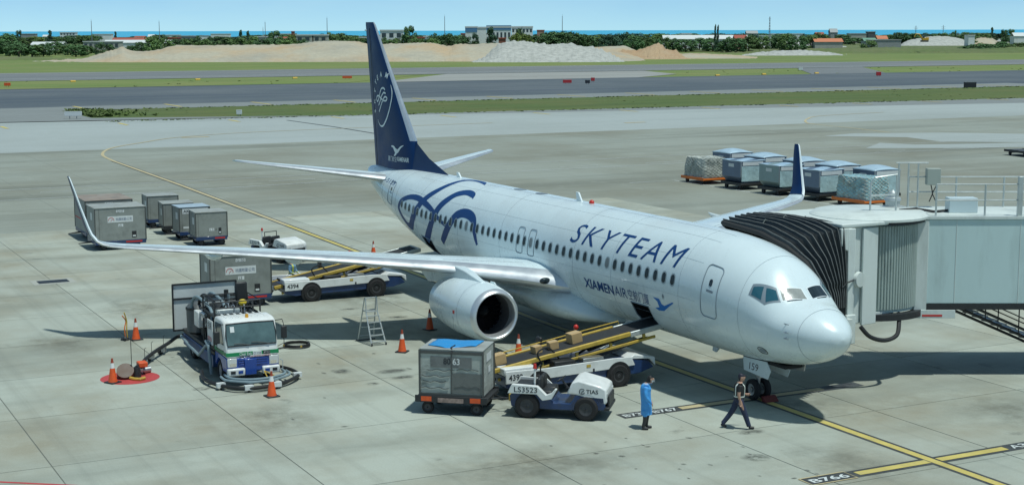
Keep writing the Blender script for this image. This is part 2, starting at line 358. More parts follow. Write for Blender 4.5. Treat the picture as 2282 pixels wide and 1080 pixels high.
gm = MB(); rings = [[(x, y, -.10) for x, y in ring(r_)] for r_ in (5, 400, 900, 1500, 2600)]
gm.loft(rings, True, False); gm.add([rings[0][k] for k in range(48)], [tuple(range(48))])
g_ = gm.build('ground', GRASSM, smooth=0); g_['kind'] = 'structure'
SEA = mat('sea water', (.05, .39, .60), .5, var=.12, vscale=.02, stretch=(1, .12, 1), bump=.25, bscale=.4, spec=.5)
sm = MB(); sm.loft([[(x, y, -3) for x, y in ring(r_)] for r_ in (2500, 6000, 20000, 60000)], True, False)
s_ = sm.build('sea', SEA, smooth=0); s_['kind'] = 'structure'

apron = sheet('apron', [(-60, 80), (-60, -220), (123, -220), (123, 80)], -.012, CONCF)
sheet('taxilane', [(123, 80), (122, -230), (139, -230), (174, -16), (178, 10), (189, 80)], -.02, CONCL)
sheet('taxiway_shoulder', [(189, 80), (178, 10), (174, -16), (139, -230), (161, -230), (164, -176), (168, -104), (171.5, -48), (182, -16), (183, 80)], -.03, SHOULD)
sheet('shoulder_pavement', [(183, 80), (182, -16), (204, -16), (216, -16), (216, 80)], -.032, SHOULD)
sheet('taxiway_verge', [(204, -16.01), (206, -230), (222, -230), (217, -20), (216, -16.01)], -.034, SHOULD)
sheet('taxiway', [(216, 80), (216, -20), (213, -300), (300, -700), (301, -330), (298, 80)], -.04, ASPH)
sheet('runway', [(352, 120), (360, -800), (410, -800), (432, 120)], -.03, RWY)
sheet('runway_exit', [(300, -108), (353, -150), (353, -215), (320, -205), (300, -180)], -.025, EXITC)
sheet('runway_exit', [(300, -236), (353, -272), (355, -300), (300, -262)], -.025, RWY)
sheet('grass_verge', [(182, -16), (171.5, -48), (168, -104), (164, -176), (161, -230), (206, -230), (204, -16)], -.05, GRASSD)
sheet('grass_verge', [(299, 100), (301, -100), (351, -142), (352, 100)], -.06, GRASSM)
# concrete slabs laid with open joints
slab_me = MB().b2(.018, 5.782, .018, 6.132, -.03, 0).mesh('slab'); slab_me.materials.append(CONC)
for i in range(12):
    for j in range(10):
        link('slab', slab_me, apron, (1.2 - 2 * 5.8 + i * 5.8, 3.8 - 6 * 6.15 + 2 * 6.15 + j * 6.15 - 6.15, 0))
# pale recast concrete by the far stand
for P in ([(103, -82), (105, -88), (101, -98), (90, -110), (84, -96), (90, -87.5), (97, -89)], [(86.6, -74.3), (91.8, -80.6), (88, -82), (84, -95), (78, -96), (82, -83)]):
    sheet('concrete_patch', P, -.006, CONCL, apron)

def line(name, P, w, m, z=.004, parent=apron):
    """painted line along a polyline"""
    P = [Vector((p[0], p[1], 0)) for p in P]; V = []; n = len(P)
    for i, p in enumerate(P):
        t = (P[min(i + 1, n - 1)] - P[max(i - 1, 0)]).normalized(); s = Vector((-t.y, t.x, 0)) * w / 2
        V += [(p.x + s.x, p.y + s.y, z), (p.x - s.x, p.y - s.y, z)]
    b = MB(); b.add(V, [(2 * i, 2 * i + 1, 2 * i + 3, 2 * i + 2) for i in range(n - 1)])
    o = b.build(name, m, parent, smooth=0)
    if o.data.polygons[0].normal.z < 0: o.data.flip_normals()
    return o
lead = [(-14, 0.05), (0, 0), (20, -.1), (55, -1.1), (84, -1.9), (108, -2.3)] + catmull([(108, -2.3), (116, -3.0), (124, -5.6), (130, -10), (137.5, -17), (142, -30), (144, -60)], 5)[1:]
line('lead_in_border', lead[:6], .52, LBLACK, .004); line('lead_in_line', lead[:4], .27, YEL, .008); line('lead_in_line', lead[3:], .3, YELP, .008)
for x, y0, y1, ya, yb, s1, s2 in ((4.35, 5.25, -4.35, 3.0, -2.75, 'B737-B767', 'B757'), (-4.02, 4.45, -4.6, 2.75, -2.75, 'B766', 'A320')):
    line('stop_bar_border', [(x, y0), (x, y1)], .58, LBLACK, .006)
    line('stop_bar', [(x, ya), (x, .28 if x > 0 else .2)], .30, YEL if x < 0 else YELP, .012); line('stop_bar', [(x, -.2), (x, yb)], .30, YEL if x < 0 else YELP, .012)
    b = text_flat(s1, (x - .17, y0 - .12, .012), (0, -1, 0), (1, 0, 0), w=(2.0 if x > 0 else 1.25), h=.32, bold=.02); raw(b, 'lettering', LWHITE, apron)
    b = text_flat(s2, (x - .15, (-2.95 if x > 0 else -2.95), .012), (0, -1, 0), (1, 0, 0), w=1.2, h=.32, bold=.02); raw(b, 'lettering', LWHITE if x < 0 else LBLACK, apron)
line('text_frame', [(-4.02 + .31, 4.5), (-4.02 + .31, 2.98), (-4.02 - .31, 2.98), (-4.02 - .31, 4.5), (-4.02 + .31, 4.5)], .06, YELP, .016)
# service road lines
line('road_line', [(77, 40), (78.5, 0), (80.4, -16), (81.5, -95)], .14, LWHITE); line('road_line', [(85, 40), (86, -10), (88.5, -50), (90, -100)], .14, LWHITE)
for y in range(-90, 20, 9): line('road_dash', [(82.5, y), (82.6, y - 4)], .12, LWHITE)
line('road_line', [(67.5, -34), (67.5, -38.3), (30, -38.3)], .16, LWHITE)
line('red_line', [(8, 26.3), (4.9, 22.1), (2, 18.6)], .12, REDP)
for x, y in ((136.3, -18), (135.5, -76.8)): line('taxi_mark', [(x, y + 1.6), (x, y - 1.6)], .9, YELP)
line('taxi_curve', catmull([(104, -92.6), (113, -94.2), (121, -95), (125.4, -97), (131, -101.7), (136, -108), (139, -122)], 5), .3, YELP)
line('drain_crack', [(163, -38.2), (147, -38.7), (126, -38.4)], .35, LBLACK, .002)
sh_ = [o for o in bpy.data.objects if o.name == 'taxiway_shoulder'][0]; tw_ = [o for o in bpy.data.objects if o.name == 'taxiway'][0]; rw_ = [o for o in bpy.data.objects if o.name == 'runway'][0]
for k in range(-1, 14):
    y = -20.5 - 15 * k
    if k >= 0: line('shoulder_dash', [(207, y), (217.5, y)], .55, YEL, 0, sh_)
    line('shoulder_dash', [(158.5 if k > 2 else 163, y + 4), (163.5 if k > 2 else 168, y + 4)], .5, YEL, 0, sh_)
line('runway_edge', [(369, 120), (366, -700)], .9, LWHITE, 0, rw_); line('runway_edge', [(424, 120), (404, -700)], .9, LWHITE, 0, rw_)
line('runway_edge', [(357, 120), (363, -700)], .7, LWHITE, 0, rw_)
# hydrant pit circle, drain grate, stains
pit = MB(); pit.add([(17.0 + 1.02 * math.cos(2 * math.pi * k / 40), 17.7 + 1.02 * math.sin(2 * math.pi * k / 40), .005) for k in range(40)], [tuple(range(40))]); pit.build('hydrant_pit_marking', REDP, apron, smooth=0)
GRATE = mat('drain grate steel', (.06, .07, .085), .5, .5)
dr = thing('drain_cover', 'flat steel drain grate in pale concrete surround on the apron at left', 'drain', (39.6, 16.1, 0))
MB().b2(-.75, .75, -1.0, 1.0, .001, .006).build('surround', mat('pale mortar', (.36, .37, .33), .8, var=.1), dr, smooth=0)
MB().b2(-.42, .42, -.72, .72, .003, .010).build('tray', DARK, dr, smooth=0)
for k in range(9): MB().b2(-.42 + k * .0953, -.42 + k * .0953 + .06, -.72, .72, .008, .02).build('grate_bar', GRATE, dr, smooth=0)
def blob(name, x, y, rx, ry, seed, m=STAIN, z=.0022):
    V = []
    for k in range(28):
        a = 2 * math.pi * k / 28; f = 1 + .35 * noise.noise(Vector((math.cos(a) * 1.3 + seed, math.sin(a) * 1.3, seed * 3.1)))
        V.append((x + rx * f * math.cos(a), y + ry * f * math.sin(a), z))
    b = MB(); b.add(V, [tuple(range(28))]); return b.build(name, m, apron, smooth=0)
for k, (x, y, rx, ry) in enumerate(((14.6, 10.7, .5, .38), (13.7, 9.1, .38, .75), (12.6, 9.15, .28, .5), (12.2, 10.5, .25, .3), (-1.4, 4.25, .42, .42), (14.2, 15.9, .30, .42), (23.2, 4.9, .35, .5), (25.9, 6.0, .25, .5), (.9, 2.7, .3, .5))):
    blob('oil_stain', x, y, rx, ry, k * 2.3)

rk = random.Random(21)
for k in range(46): blob('oil_drip', rk.uniform(-5, 3), rk.uniform(3.5, 9.5), rk.uniform(.05, .15), rk.uniform(.04, .12), k * 1.3, STAIN, .0026) if k < 30 else blob('oil_drip', rk.uniform(6, 26), rk.uniform(5, 16), rk.uniform(.06, .22), rk.uniform(.06, .2), k * 1.3, STAIN, .0026)
GRIME = STAIN.copy(); GRIME.name = 'old grime patch'
for n_ in GRIME.node_tree.nodes:
    if n_.type == 'MATH' and n_.inputs[1].default_value == STAIN_MAX: n_.inputs[1].default_value = .30
    if n_.type == 'TEX_NOISE': n_.inputs['Scale'].default_value = .9
GRIME.node_tree.nodes['Principled BSDF'].inputs['Base Color'].default_value = (.13, .12, .085, 1)
for k, (x, y, rx, ry) in enumerate(((16, 3, 4.5, 3.2), (21, 6, 4, 2.2), (27.5, 4, 3.5, 2.6), (7.5, 7.5, 3.2, 2.2), (3.5, -.5, 3, 2.4), (11, -6, 4, 3), (18, 14.5, 4, 2.2), (1, 10, 2.6, 3.2), (30, 14, 3.4, 2), (36, 7, 4, 2.6), (-3, 2.2, 2.4, 1.6), (9, 15, 2.6, 1.8), (44, 2, 5, 2.6), (24, 19, 3, 1.6), (-1, -6, 2.4, 2.6))): blob('grime_patch', x, y, rx, ry, 5 + k * 1.7, GRIME, .0012 + k * .00004)

# ------------------------------------------------------------------ far shore: banks, heaps, trees, houses, masts
SAND = ground_mat('bank sand', (.42, .385, .295), (.46, .32, .18), (.30, .29, .245), .045, (.05, .05, .25), rough=.95, rnd=0, fine=.5, amt=.75)
SOIL = ground_mat('orange soil', (.42, .30, .18), (.38, .21, .10), (.42, .36, .26), .06, (.03, .03, .3), rough=.95, rnd=0, fine=.8)
RUBB = ground_mat('grey rubble', (.45, .455, .42), (.34, .35, .32), (.22, .23, .215), .35, (.5, .5, .8), rough=.95, rnd=0, fine=.8, amt=.9)
def bank(name, label, d0, d1, ridge, m, seed, rough=.5, cat='bank', kind=None, base=-.3, sub=5):
    """earth bank: ridge = [(t, height)] along the bank, feet at d0 and d1"""
    P = catmull([(t, h) for t, h in ridge], sub); b = MB(); rows = []
    prof = [(0, 0)] + catmull([(.04, .10), (.08, .25), (.17, .52), (.26, .78), (.34, .93), (.42, 1.0)], 3) + [(.55, .98), (.72, .6), (1, 0)]
    for t, h in P:
        row = []
        for u, f in prof:
            d = d0 + (d1 - d0) * u; x, y = site(t, d)
            n_ = noise.fractal(Vector((x * .06 + seed, y * .06, seed)), 1.0, 2.0, 6) * rough + (abs(noise.noise(Vector((t * .35 + seed, 0, u * .6)))) - .25) * rough * 1.4
            f2 = noise.fractal(Vector((x * .45 + seed, y * .45, f * 2)), .6, 2.0, 4) * rough
            x2, y2 = site(t, d + n_ * 3 + f2 * 1.2)
            row.append((x2, y2, base + max(h, 0) * f + ((n_ * min(h, 3) * .2 + f2 * .5 * (1 if f < .85 else .25)) if 0 < f else 0)))
        rows.append(row)
    b.loft(rows, False, False)
    o = b.build(name, m, smooth=60); tag(o, label, cat, None, kind)
    return o
T = lambda px: (px - 1141) * .2922
def ridge(L, d): return [(T(px), 12.08 - (py - 67.6) * d / 3390.) for px, py in L]
bank('sand_bank', 'long pale sand bank with orange patches behind the runway', 600, 690, ridge([(-60, 140), (60, 131), (170, 128), (215, 118), (240, 110), (258, 106), (272, 102), (286, 108), (310, 111), (350, 107), (390, 99), (440, 97), (520, 97), (600, 97), (660, 95), (700, 90), (745, 89), (790, 90), (830, 97), (880, 95), (930, 93), (965, 94), (1000, 101), (1020, 97), (1060, 97), (1110, 94), (1150, 97), (1220, 98), (1300, 102), (1350, 108), (1400, 118), (1440, 131)], 645), SAND, 3., .6, 'bank', None, -.3, 14)
bank('gravel_heap', 'large grey gravel heap at the right end of the sand bank', 585, 680, ridge([(1050, 132), (1085, 113), (1108, 100), (1130, 93), (1160, 92), (1200, 94), (1235, 96), (1275, 96), (1300, 100), (1335, 107), (1365, 118), (1395, 132)], 630), RUBB, 11., 1.2, 'gravel heap', None, -.3, 20)
bank('orange_soil_heap', 'orange soil heap with eroded face beside the gravel heap', 640, 715, ridge([(1325, 129), (1340, 116), (1380, 112), (1420, 110), (1440, 104), (1460, 97), (1475, 99), (1485, 108), (1505, 113), (1540, 128)], 672), SOIL, 17., 1.3, 'soil heap', None, -.3, 14)
bank('low_sand_spit', 'low flat sandy spit tapering right of the orange soil heap', 650, 710, ridge([(1480, 128), (1530, 118), (1580, 119), (1640, 121), (1690, 126)], 680), SAND, 23., .6, 'bank', None, -.3, 14)
bank('pale_sand_bank', 'pale sand ridge behind the gravel heap toward the trees', 700, 780, ridge([(1230, 116), (1290, 105), (1340, 103), (1390, 101), (1405, 105), (1425, 113)], 740), SAND, 29., .4, 'bank')
bank('rubble_strip', 'long low white rubble strip on the right grass', 725, 775, ridge([(1640, 124), (1690, 116), (1720, 114), (1770, 111), (1810, 113), (1850, 116), (1890, 123)], 750), RUBB, 31., .9, 'rubble', None, -.3, 24)
bank('rubble_heap', 'rounded grey rubble heap right of the centre trees', 1020, 1110, ridge([(1685, 107), (1705, 97), (1750, 94), (1790, 92), (1812, 97), (1850, 99), (1895, 106)], 1060), RUBB, 37., .8, 'rubble heap', None, -.1, 20)
bank('rubble_mound', 'wide grey rubble mound below the yellow excavator', 1110, 1200, ridge([(2005, 104), (2025, 92), (2070, 84), (2120, 83), (2150, 90), (2175, 103)], 1150), RUBB, 41., .8, 'rubble heap', None, -.1, 20)
bank('brown_soil_mound', 'smooth brown soil mound at far right', 1220, 1300, ridge([(2145, 100), (2175, 86), (2205, 84), (2225, 93), (2250, 99)], 1260), SAND, 43., .3, 'soil heap', None, -.1, 10)
bank('far_rubble_mound', 'pale rubble mound at the right edge below white sheds', 1330, 1400, ridge([(2215, 97), (2240, 85), (2270, 84), (2310, 86), (2340, 97)], 1360), RUBB, 47., .5, 'rubble heap', None, -.1, 12)
bank('scrub_bank', 'low overgrown scrub bank along the right side grass', 780, 960, ridge([(1560, 121), (1640, 111), (1760, 109), (1900, 107), (2040, 107), (2160, 109), (2282, 106), (2400, 106)], 860), SCRUBM, 53., 1.2, 'scrub', 'stuff', -.3, 30)
bank('scrub_bank', 'low overgrown scrub bank at far left before the trees', 640, 720, ridge([(-60, 122), (40, 122), (100, 124), (170, 128), (230, 132)], 680), SCRUBM, 59., 1.2, 'scrub', 'stuff', -.3, 20)
lp = [site(t, d) for t, d in ((-420, 860), (420, 860), (430, 2450), (-430, 2450))]
sheet('terrain', lp, .3, SCRUBM)

LEAF = [mat('leaf dark', (.064, .140, .048), .8, var=.5, vscale=.35, rnd=.3), mat('leaf mid', (.092, .165, .046), .8, var=.45, vscale=.35, rnd=.3), mat('leaf olive', (.13, .185, .036), .8, var=.35, vscale=.35, rnd=.2), mat('leaf blue green', (.044, .105, .060), .8, var=.45, vscale=.35, rnd=.25)]
BARK = mat('bark', (.09, .075, .06), .9)
def tree_meshes(seed, kind):
    """unit tree: crown of leaf clumps about 1 wide and 1 tall, plus limbs"""
    rn = random.Random(seed); c = MB(); t = MB()
    t.tube([(0, 0, -.1), (.01, 0, .2), (.0, .015, .45)], [.035, .028, .015], 6)
    for k in range(5):
        a = 2.4 * k; t.tube([(0, 0, .2 + .04 * k), (.14 * math.cos(a), .14 * math.sin(a), .38 + .05 * k), (.27 * math.cos(a), .27 * math.sin(a), .52 + .05 * k)], [.018, .012, .005], 5)
    cl = []
    n = {'round': 44, 'tall': 36, 'cone': 34}[kind]
    for k in range(n):
        if kind == 'cone':
            h = .08 + .88 * rn.random(); r = (1 - h) * .34 + .03; a = rn.random() * 6.28; q = r * math.sqrt(rn.random()); cl.append((q * math.cos(a), q * math.sin(a), h, .10))
        else:
            z = rn.random(); a = rn.random() * 6.28; rr = .46 * math.sqrt(max(0, 1 - ((z - .42) / .62) ** 2)) * math.sqrt(rn.uniform(.25, 1)) * (1 if kind == 'round' else .72)
            cl.append((rr * math.cos(a), rr * math.sin(a), .12 + .76 * z, rn.uniform(.09, .16)))
    for x, y, z, r in cl:
        for q in range(46):
            d = Vector((rn.gauss(0, 1), rn.gauss(0, 1), rn.gauss(0, .8))).normalized() * r * rn.uniform(.6, 1.1); p = Vector((x, y, z)) + d
            nrm = (d.normalized() + Vector((rn.gauss(0, .4), rn.gauss(0, .4), .55 + rn.gauss(0, .3)))).normalized(); a_ = nrm.orthogonal().normalized(); b_ = nrm.cross(a_); s = rn.uniform(.026, .052)
            c.add([p + a_ * s, p + b_ * s * .7, p - a_ * s, p - b_ * s * .7], [(0, 1, 2, 3)])
    me = bpy.data.meshes.new('crown'); me.from_pydata(c.v, [], c.f); tm = t.mesh('trunk'); tm.materials.append(BARK)
    return me, tm
TM = [(k, tree_meshes(s, k)) for s, k in ((1, 'round'), (2, 'round'), (3, 'round'), (4, 'tall'), (5, 'cone'), (6, 'round'))]
CM = {}
def tree(px, pyt, wpx, d, v, lm, label, group='trees along the far shore', name='tree'):
    """tree with crown width and top height taken from its angular size at distance d"""
    x, y = site(T(px), d); ht = max(12.08 - (pyt - 67.6) * d / 3390. - .2, 2.) * 1.12; w = wpx * d / 3390.
    kind, (cme, tme) = TM[v % len(TM)]
    key = (v % len(TM), lm)
    if key not in CM: m2 = cme.copy(); m2.materials.append(LEAF[lm]); CM[key] = m2
    o = thing(name, label, 'tree', (x, y, .2 if name == 'tree' else -.25 * ht), random.uniform(0, 6.28), group)
    if name != 'tree': ht *= 1.25; w *= 1.2
    a = link('crown', CM[key], o); b = link('trunk', tme, o)
    for q in (a, b): q.scale = (w * (1.22 if kind != 'cone' else 1.9), w * (1.22 if kind != 'cone' else 1.9), ht)
    return o
rt = random.Random(5)
KIND = ['dark green', 'mid green', 'yellow green', 'blue green']
ORD = 'first second third fourth fifth sixth seventh eighth ninth tenth eleventh twelfth thirteenth fourteenth fifteenth sixteenth seventeenth eighteenth nineteenth twentieth'.split()
def grove(spec, where, d, jit=60, name='tree'):
    for i, (px, py, w, v, lm) in enumerate(sorted(spec)):
        tree(px, py, w, d + rt.uniform(-jit, jit), v, lm, '%s %s, %s from left %s' % (KIND[lm], name, ORD[i], where), 'trees ' + where, name)
grove([(366, 86, 40, 0, 1), (395, 88, 44, 1, 0), (420, 86, 44, 5, 1), (436, 84, 30, 2, 0), (460, 88, 40, 0, 1), (585, 88, 40, 5, 0), (640, 88, 40, 2, 1), (680, 88, 30, 0, 0), (800, 85, 40, 1, 1), (822, 86, 40, 2, 0), (845, 88, 34, 0, 1), (930, 87, 36, 1, 1), (950, 88, 36, 5, 0), (965, 86, 30, 2, 1)], 'in the hedge line behind the sand bank', 800, 40)
grove([(-6, 88, 60, 0, 0), (18, 76, 44, 1, 0), (40, 96, 60, 2, 0), (70, 98, 50, 5, 1), (95, 97, 46, 0, 0), (122, 93, 44, 1, 0), (150, 99, 40, 2, 1), (168, 98, 50, 5, 0), (190, 101, 36, 1, 1), (232, 95, 42, 0, 0), (300, 100, 38, 2, 0), (318, 94, 44, 1, 0), (338, 82, 40, 3, 1), (345, 96, 30, 0, 0)], 'before the white sheds at far left', 760, 40)
grove([(42, 67, 16, 3, 3), (112, 70, 14, 4, 3), (105, 82, 12, 3, 3), (258, 72, 8, 4, 3), (205, 76, 26, 0, 1), (60, 82, 40, 1, 1), (80, 80, 30, 2, 2), (135, 82, 30, 5, 1), (150, 80, 36, 0, 0), (178, 78, 30, 1, 1)], 'among the distant houses at far left', 1350, 120)
grove([(450, 84, 40, 0, 1), (478, 82, 44, 1, 0), (505, 84, 50, 2, 1), (530, 85, 40, 5, 1), (537, 72, 12, 4, 3), (553, 74, 12, 4, 3), (565, 82, 30, 1, 1), (600, 86, 40, 2, 0), (622, 84, 40, 0, 0), (652, 83, 30, 5, 1), (655, 76, 24, 2, 2), (612, 71, 30, 1, 0)], 'above the sand bank left of the tail', 900, 60)
grove([(735, 74, 36, 0, 1), (755, 76, 40, 1, 1), (775, 80, 40, 2, 1), (790, 84, 30, 5, 1), (720, 76, 30, 2, 1)], 'in the green clump beside the concrete blocks', 950, 40)
grove([(912, 62, 30, 1, 0), (900, 78, 30, 0, 1), (870, 88, 30, 2, 1), (890, 86, 34, 5, 1), (915, 84, 30, 1, 1), (975, 77, 36, 0, 0), (1000, 78, 40, 1, 0), (1020, 80, 44, 2, 0), (1040, 84, 40, 5, 0), (1060, 76, 20, 3, 3), (1094, 68, 24, 4, 3), (1100, 80, 26, 3, 3), (860, 85, 26, 0, 0)], 'right of the tail fin', 860, 50)
grove([(1155, 77, 34, 0, 2), (1172, 79, 34, 1, 2), (1162, 67, 24, 5, 0)], 'in front of the white and blue building', 840, 20)
grove([(1205, 77, 40, 0, 0), (1230, 74, 50, 1, 0), (1258, 72, 54, 2, 0), (1285, 75, 50, 5, 0), (1310, 80, 44, 0, 0), (1340, 83, 44, 1, 1), (1360, 78, 44, 2, 3), (1385, 77, 44, 5, 3), (1400, 75, 30, 0, 3), (1415, 82, 40, 1, 0), (1440, 84, 40, 2, 1), (1460, 86, 30, 0, 0), (1350, 92, 40, 5, 1), (1390, 93, 40, 1, 0), (1430, 95, 40, 2, 0), (1480, 86, 36, 5, 1)], 'in the dense belt right of the building', 840, 40)
grove([(1500, 88, 40, 0, 0), (1530, 90, 44, 1, 0), (1560, 86, 40, 2, 0), (1590, 87, 44, 5, 0), (1620, 86, 44, 0, 0), (1645, 88, 40, 1, 0), (1670, 82, 44, 2, 1), (1700, 84, 40, 5, 1), (1730, 80, 40, 0, 0), (1755, 80, 36, 1, 1), (1780, 82, 40, 2, 0), (1808, 82, 36, 5, 1), (1595, 64, 7, 4, 3), (1601, 65, 7, 4, 3)], 'before the long white shed', 860, 50)
grove([(1830, 76, 34, 0, 1), (1880, 80, 40, 1, 0), (1905, 86, 36, 2, 0), (1940, 88, 30, 5, 0), (1990, 80, 30, 0, 1), (2010, 76, 44, 1, 0), (2035, 77, 40, 2, 0), (2130, 72, 16, 0, 0), (2160, 76, 40, 1, 1), (2212, 68, 10, 4, 3), (2240, 70, 20, 3, 0), (2255, 69, 20, 3, 0), (2190, 77, 34, 2, 1), (2100, 77, 34, 5, 1)], 'among the houses at far right', 1250, 90)
grove([(1940, 92, 28, 5, 1), (2180, 98, 46, 0, 0), (2210, 100, 46, 1, 0), (2235, 94, 28, 2, 0), (2272, 97, 34, 5, 1), (2160, 103, 30, 2, 0)], 'among the right side grass', 870, 15, 'bush')
for k in range(90):
    px = -30 + 26 * k + rt.uniform(-10, 10)
    tree(px, rt.uniform(76, 82), rt.uniform(40, 70), rt.uniform(1250, 2300), rt.choice([0, 1, 2, 5]), rt.choice([0, 1, 3]), 'small far tree in the shoreline belt before the sea', 'shoreline belt trees')

HW = {'w': mat('house white wall', (.78, .80, .79), .8, var=.08, vscale=.3), 'c': mat('house concrete wall', (.40, .41, .37), .85, var=.1, vscale=.3), 'g': mat('house grey wall', (.30, .32, .32), .85, var=.1, vscale=.3), 'b': mat('house brick wall', (.26, .10, .075), .85, var=.15, vscale=.4), 'd': mat('house dark wall', (.10, .11, .12), .8), 'bl': mat('blue cladding', (.10, .24, .42), .6), 'p': mat('house pink tile wall', (.42, .24, .20), .8, var=.15, vscale=.5)}
RF = {'w': mat('white sheet roof', (.62, .65, .64), .6), 'g': mat('grey sheet roof', (.34, .36, .36), .7), 'r': mat('red sheet roof', (.34, .09, .06), .7), 'o': mat('orange roof', (.55, .20, .10), .7), 'gr': mat('green sheet roof', (.16, .30, .22), .7)}
WIN = mat('far window glass', (.05, .07, .08), .2)
def house(px0, px1, pyt, d, wall, roof, label, gable=False, floors=0, wins=0, name='house', depth=10, group=None, zb=0.):
    """building facing the airfield; width and height from its angular size at distance d"""
    xa, ya = site(T(px0), d); xb, yb = site(T(px1), d); w = math.hypot(xb - xa, yb - ya); h = max(12.08 - (pyt - 67.6) * d / 3390. - .3, 2.2)
    a = math.atan2(yb - ya, xb - xa); o = thing(name, label, 'building', ((xa + xb) / 2, (ya + yb) / 2, .3 + zb), a, group)
    hw = h * (.72 if gable else .93)
    MB().b2(-w / 2, w / 2, 0, depth, -.5, hw).build('wall', HW[wall], o, smooth=0)
    if gable: MB().prism([(-.4, hw + .02), (depth / 2, h), (depth + .4, hw + .02), (depth / 2, h + .25)], -w / 2 - .4, w / 2 + .4, 'x').build('roof', RF[roof], o, smooth=0)
    else: MB().b2(-w / 2 - .3, w / 2 + .3, -.3, depth + .3, hw + .01, h).build('roof', RF[roof], o, smooth=0)
    for f in range(floors):
        fh = hw / floors
        for k in range(wins):
            cx = -w / 2 + w * (k + .5) / wins; wm = MB().b2(cx - w / wins * .28, cx + w / wins * .28, -.06, .02, f * fh + fh * .35, f * fh + fh * .8); wm.build('window', WIN, o, smooth=0)
    return o
F = 'far houses'
house(68, 138, 92, 900, 'w', 'w', 'white sheet roofed shed among dark trees at far left', True)
house(134, 168, 70, 1700, 'w', 'w', 'pale three storey block near the sea at far left', False, 3, 5)
house(46, 78, 73, 1750, 'g', 'g', 'grey low block by the sea left of the white block')
house(185, 265, 90, 950, 'c', 'w', 'long concrete shed with white roof below the first mast', False, 1, 7)
house(232, 328, 88, 1000, 'w', 'w', 'long white roofed hangar left of the sand peak', True)
house(250, 330, 83, 1250, 'b', 'r', 'red gabled hall behind the white roofed hangar', True)
house(210, 248, 74, 1700, 'w', 'w', 'small white block on the skyline near the first mast')
house(344, 360, 82, 1500, 'w', 'w', 'white upright block between the first masts')
house(366, 382, 88, 900, 'w', 'w', 'little white gabled hut on the sand bank', True)
house(375, 396, 82, 950, 'b', 'r', 'brick red block beside the little white hut', False)
house(395, 430, 78, 1000, 'g', 'g', 'grey concrete hall right of the brick block', False)
house(396, 428, 90, 900, 'g', 'g', 'low grey lean-to roof before the grey concrete hall', True)
house(345, 400, 76, 1800, 'w', 'w', 'long pale hall on the left skyline', False)
house(470, 512, 74, 1900, 'w', 'w', 'pale block on the skyline left of the conifers', False)
house(565, 602, 80, 1050, 'c', 'w', 'flat concrete house right of the two conifers', False, 1, 4)
house(600, 620, 76, 1500, 'w', 'w', 'small white house beneath the third mast', False)
house(620, 642, 82, 1000, 'd', 'r', 'dark red roofed house left of the concrete blocks', True)
house(625, 660, 74, 1900, 'w', 'w', 'pale skyline block left of the concrete blocks', False)
house(650, 655, 69, 1700, 'b', 'r', 'slim red tower on the skyline', False)
house(660, 694, 76, 900, 'c', 'w', 'left concrete block with balconies above the sand bank', False, 2, 2, 'apartment_block')
house(699, 729, 76, 905, 'c', 'w', 'right concrete block with balconies above the sand bank', False, 2, 2, 'apartment_block')
house(690, 702, 78, 960, 'g', 'g', 'narrow grey block between the two concrete blocks', False)
house(848, 898, 66, 900, 'w', 'w', 'white villa with wide upper balcony right of the fin', False, 2, 3, 'villa')
house(800, 830, 82, 950, 'g', 'w', 'low grey hall left of the fin', False, 1, 3)
house(914, 945, 82, 850, 'b', 'r', 'red brick hall right of the tall tree', False)
house(945, 968, 80, 1000, 'w', 'w', 'small white houses right of the red hall', False, 1, 2)
house(1028, 1085, 74, 1150, 'p', 'r', 'pink tiled row house before the blue building', False, 2, 7)
house(1112, 1128, 84, 850, 'b', 'r', 'small brick hut below the white building', False)
house(1198, 1214, 67, 1500, 'p', 'r', 'pink block peeking above the dense trees', False)
house(1480, 1668, 80, 980, 'w', 'w', 'very long white shed behind the dark trees', True)
house(1520, 1542, 75, 1050, 'w', 'w', 'white upper storey on the long shed', False)
house(1640, 1666, 80, 960, 'b', 'r', 'reddish annex at the right end of the long shed', True)
house(1665, 1690, 70, 1700, 'g', 'g', 'grey temple like block on the skyline right of centre', True)
house(1690, 1720, 80, 1300, 'w', 'w', 'white hall left of the tall lattice mast', False)
house(1720, 1790, 76, 1500, 'w', 'w', 'long pale hall right of the tall lattice mast', False)
house(1818, 1880, 88, 900, 'c', 'o', 'long orange roofed house behind the rubble heap', True)
house(1820, 1838, 74, 1500, 'p', 'r', 'small red roofed house on the right skyline', True)
house(1852, 1868, 66, 1500, 'g', 'g', 'dark pointed house on the right skyline', True)
house(1866, 1884, 78, 1400, 'd', 'g', 'dark block right of the pointed house', False)
house(1894, 1932, 76, 1300, 'c', 'g', 'grey concrete hall below the right horizon', False)
house(1936, 1952, 72, 1450, 'd', 'g', 'dark cabin on the right skyline', False)
house(1928, 1955, 87, 1000, 'g', 'gr', 'green roofed hut right of the rubble', True)
house(1958, 1980, 82, 1050, 'w', 'o', 'white hut with orange roof left of the excavator', True)
house(1940, 2010, 90, 950, 'g', 'g', 'long grey yard wall left of the excavator', False)
house(2160, 2174, 80, 1100, 'w', 'w', 'small white cabin on the brown mound', False)
house(2262, 2320, 76, 1200, 'w', 'w', 'white shed at the right edge of the horizon', True)
house(2000, 2020, 82, 1350, 'w', 'w', 'pale low hut among the right side trees', False)
for k in range(16):
    p = [10, 60, 95, 300, 330, 415, 445, 585, 640, 770, 940, 1345, 1420, 1560, 1770, 2120][k]; w = rt.uniform(12, 26)
    house(p, p + w, rt.uniform(75, 80), rt.uniform(1500, 2200), rt.choice('wwcg'), rt.choice('wgr'), 'small distant house, %s from left of those near the shoreline' % ORD[k], rt.random() < .5, 0, 0, 'house', 8, F)
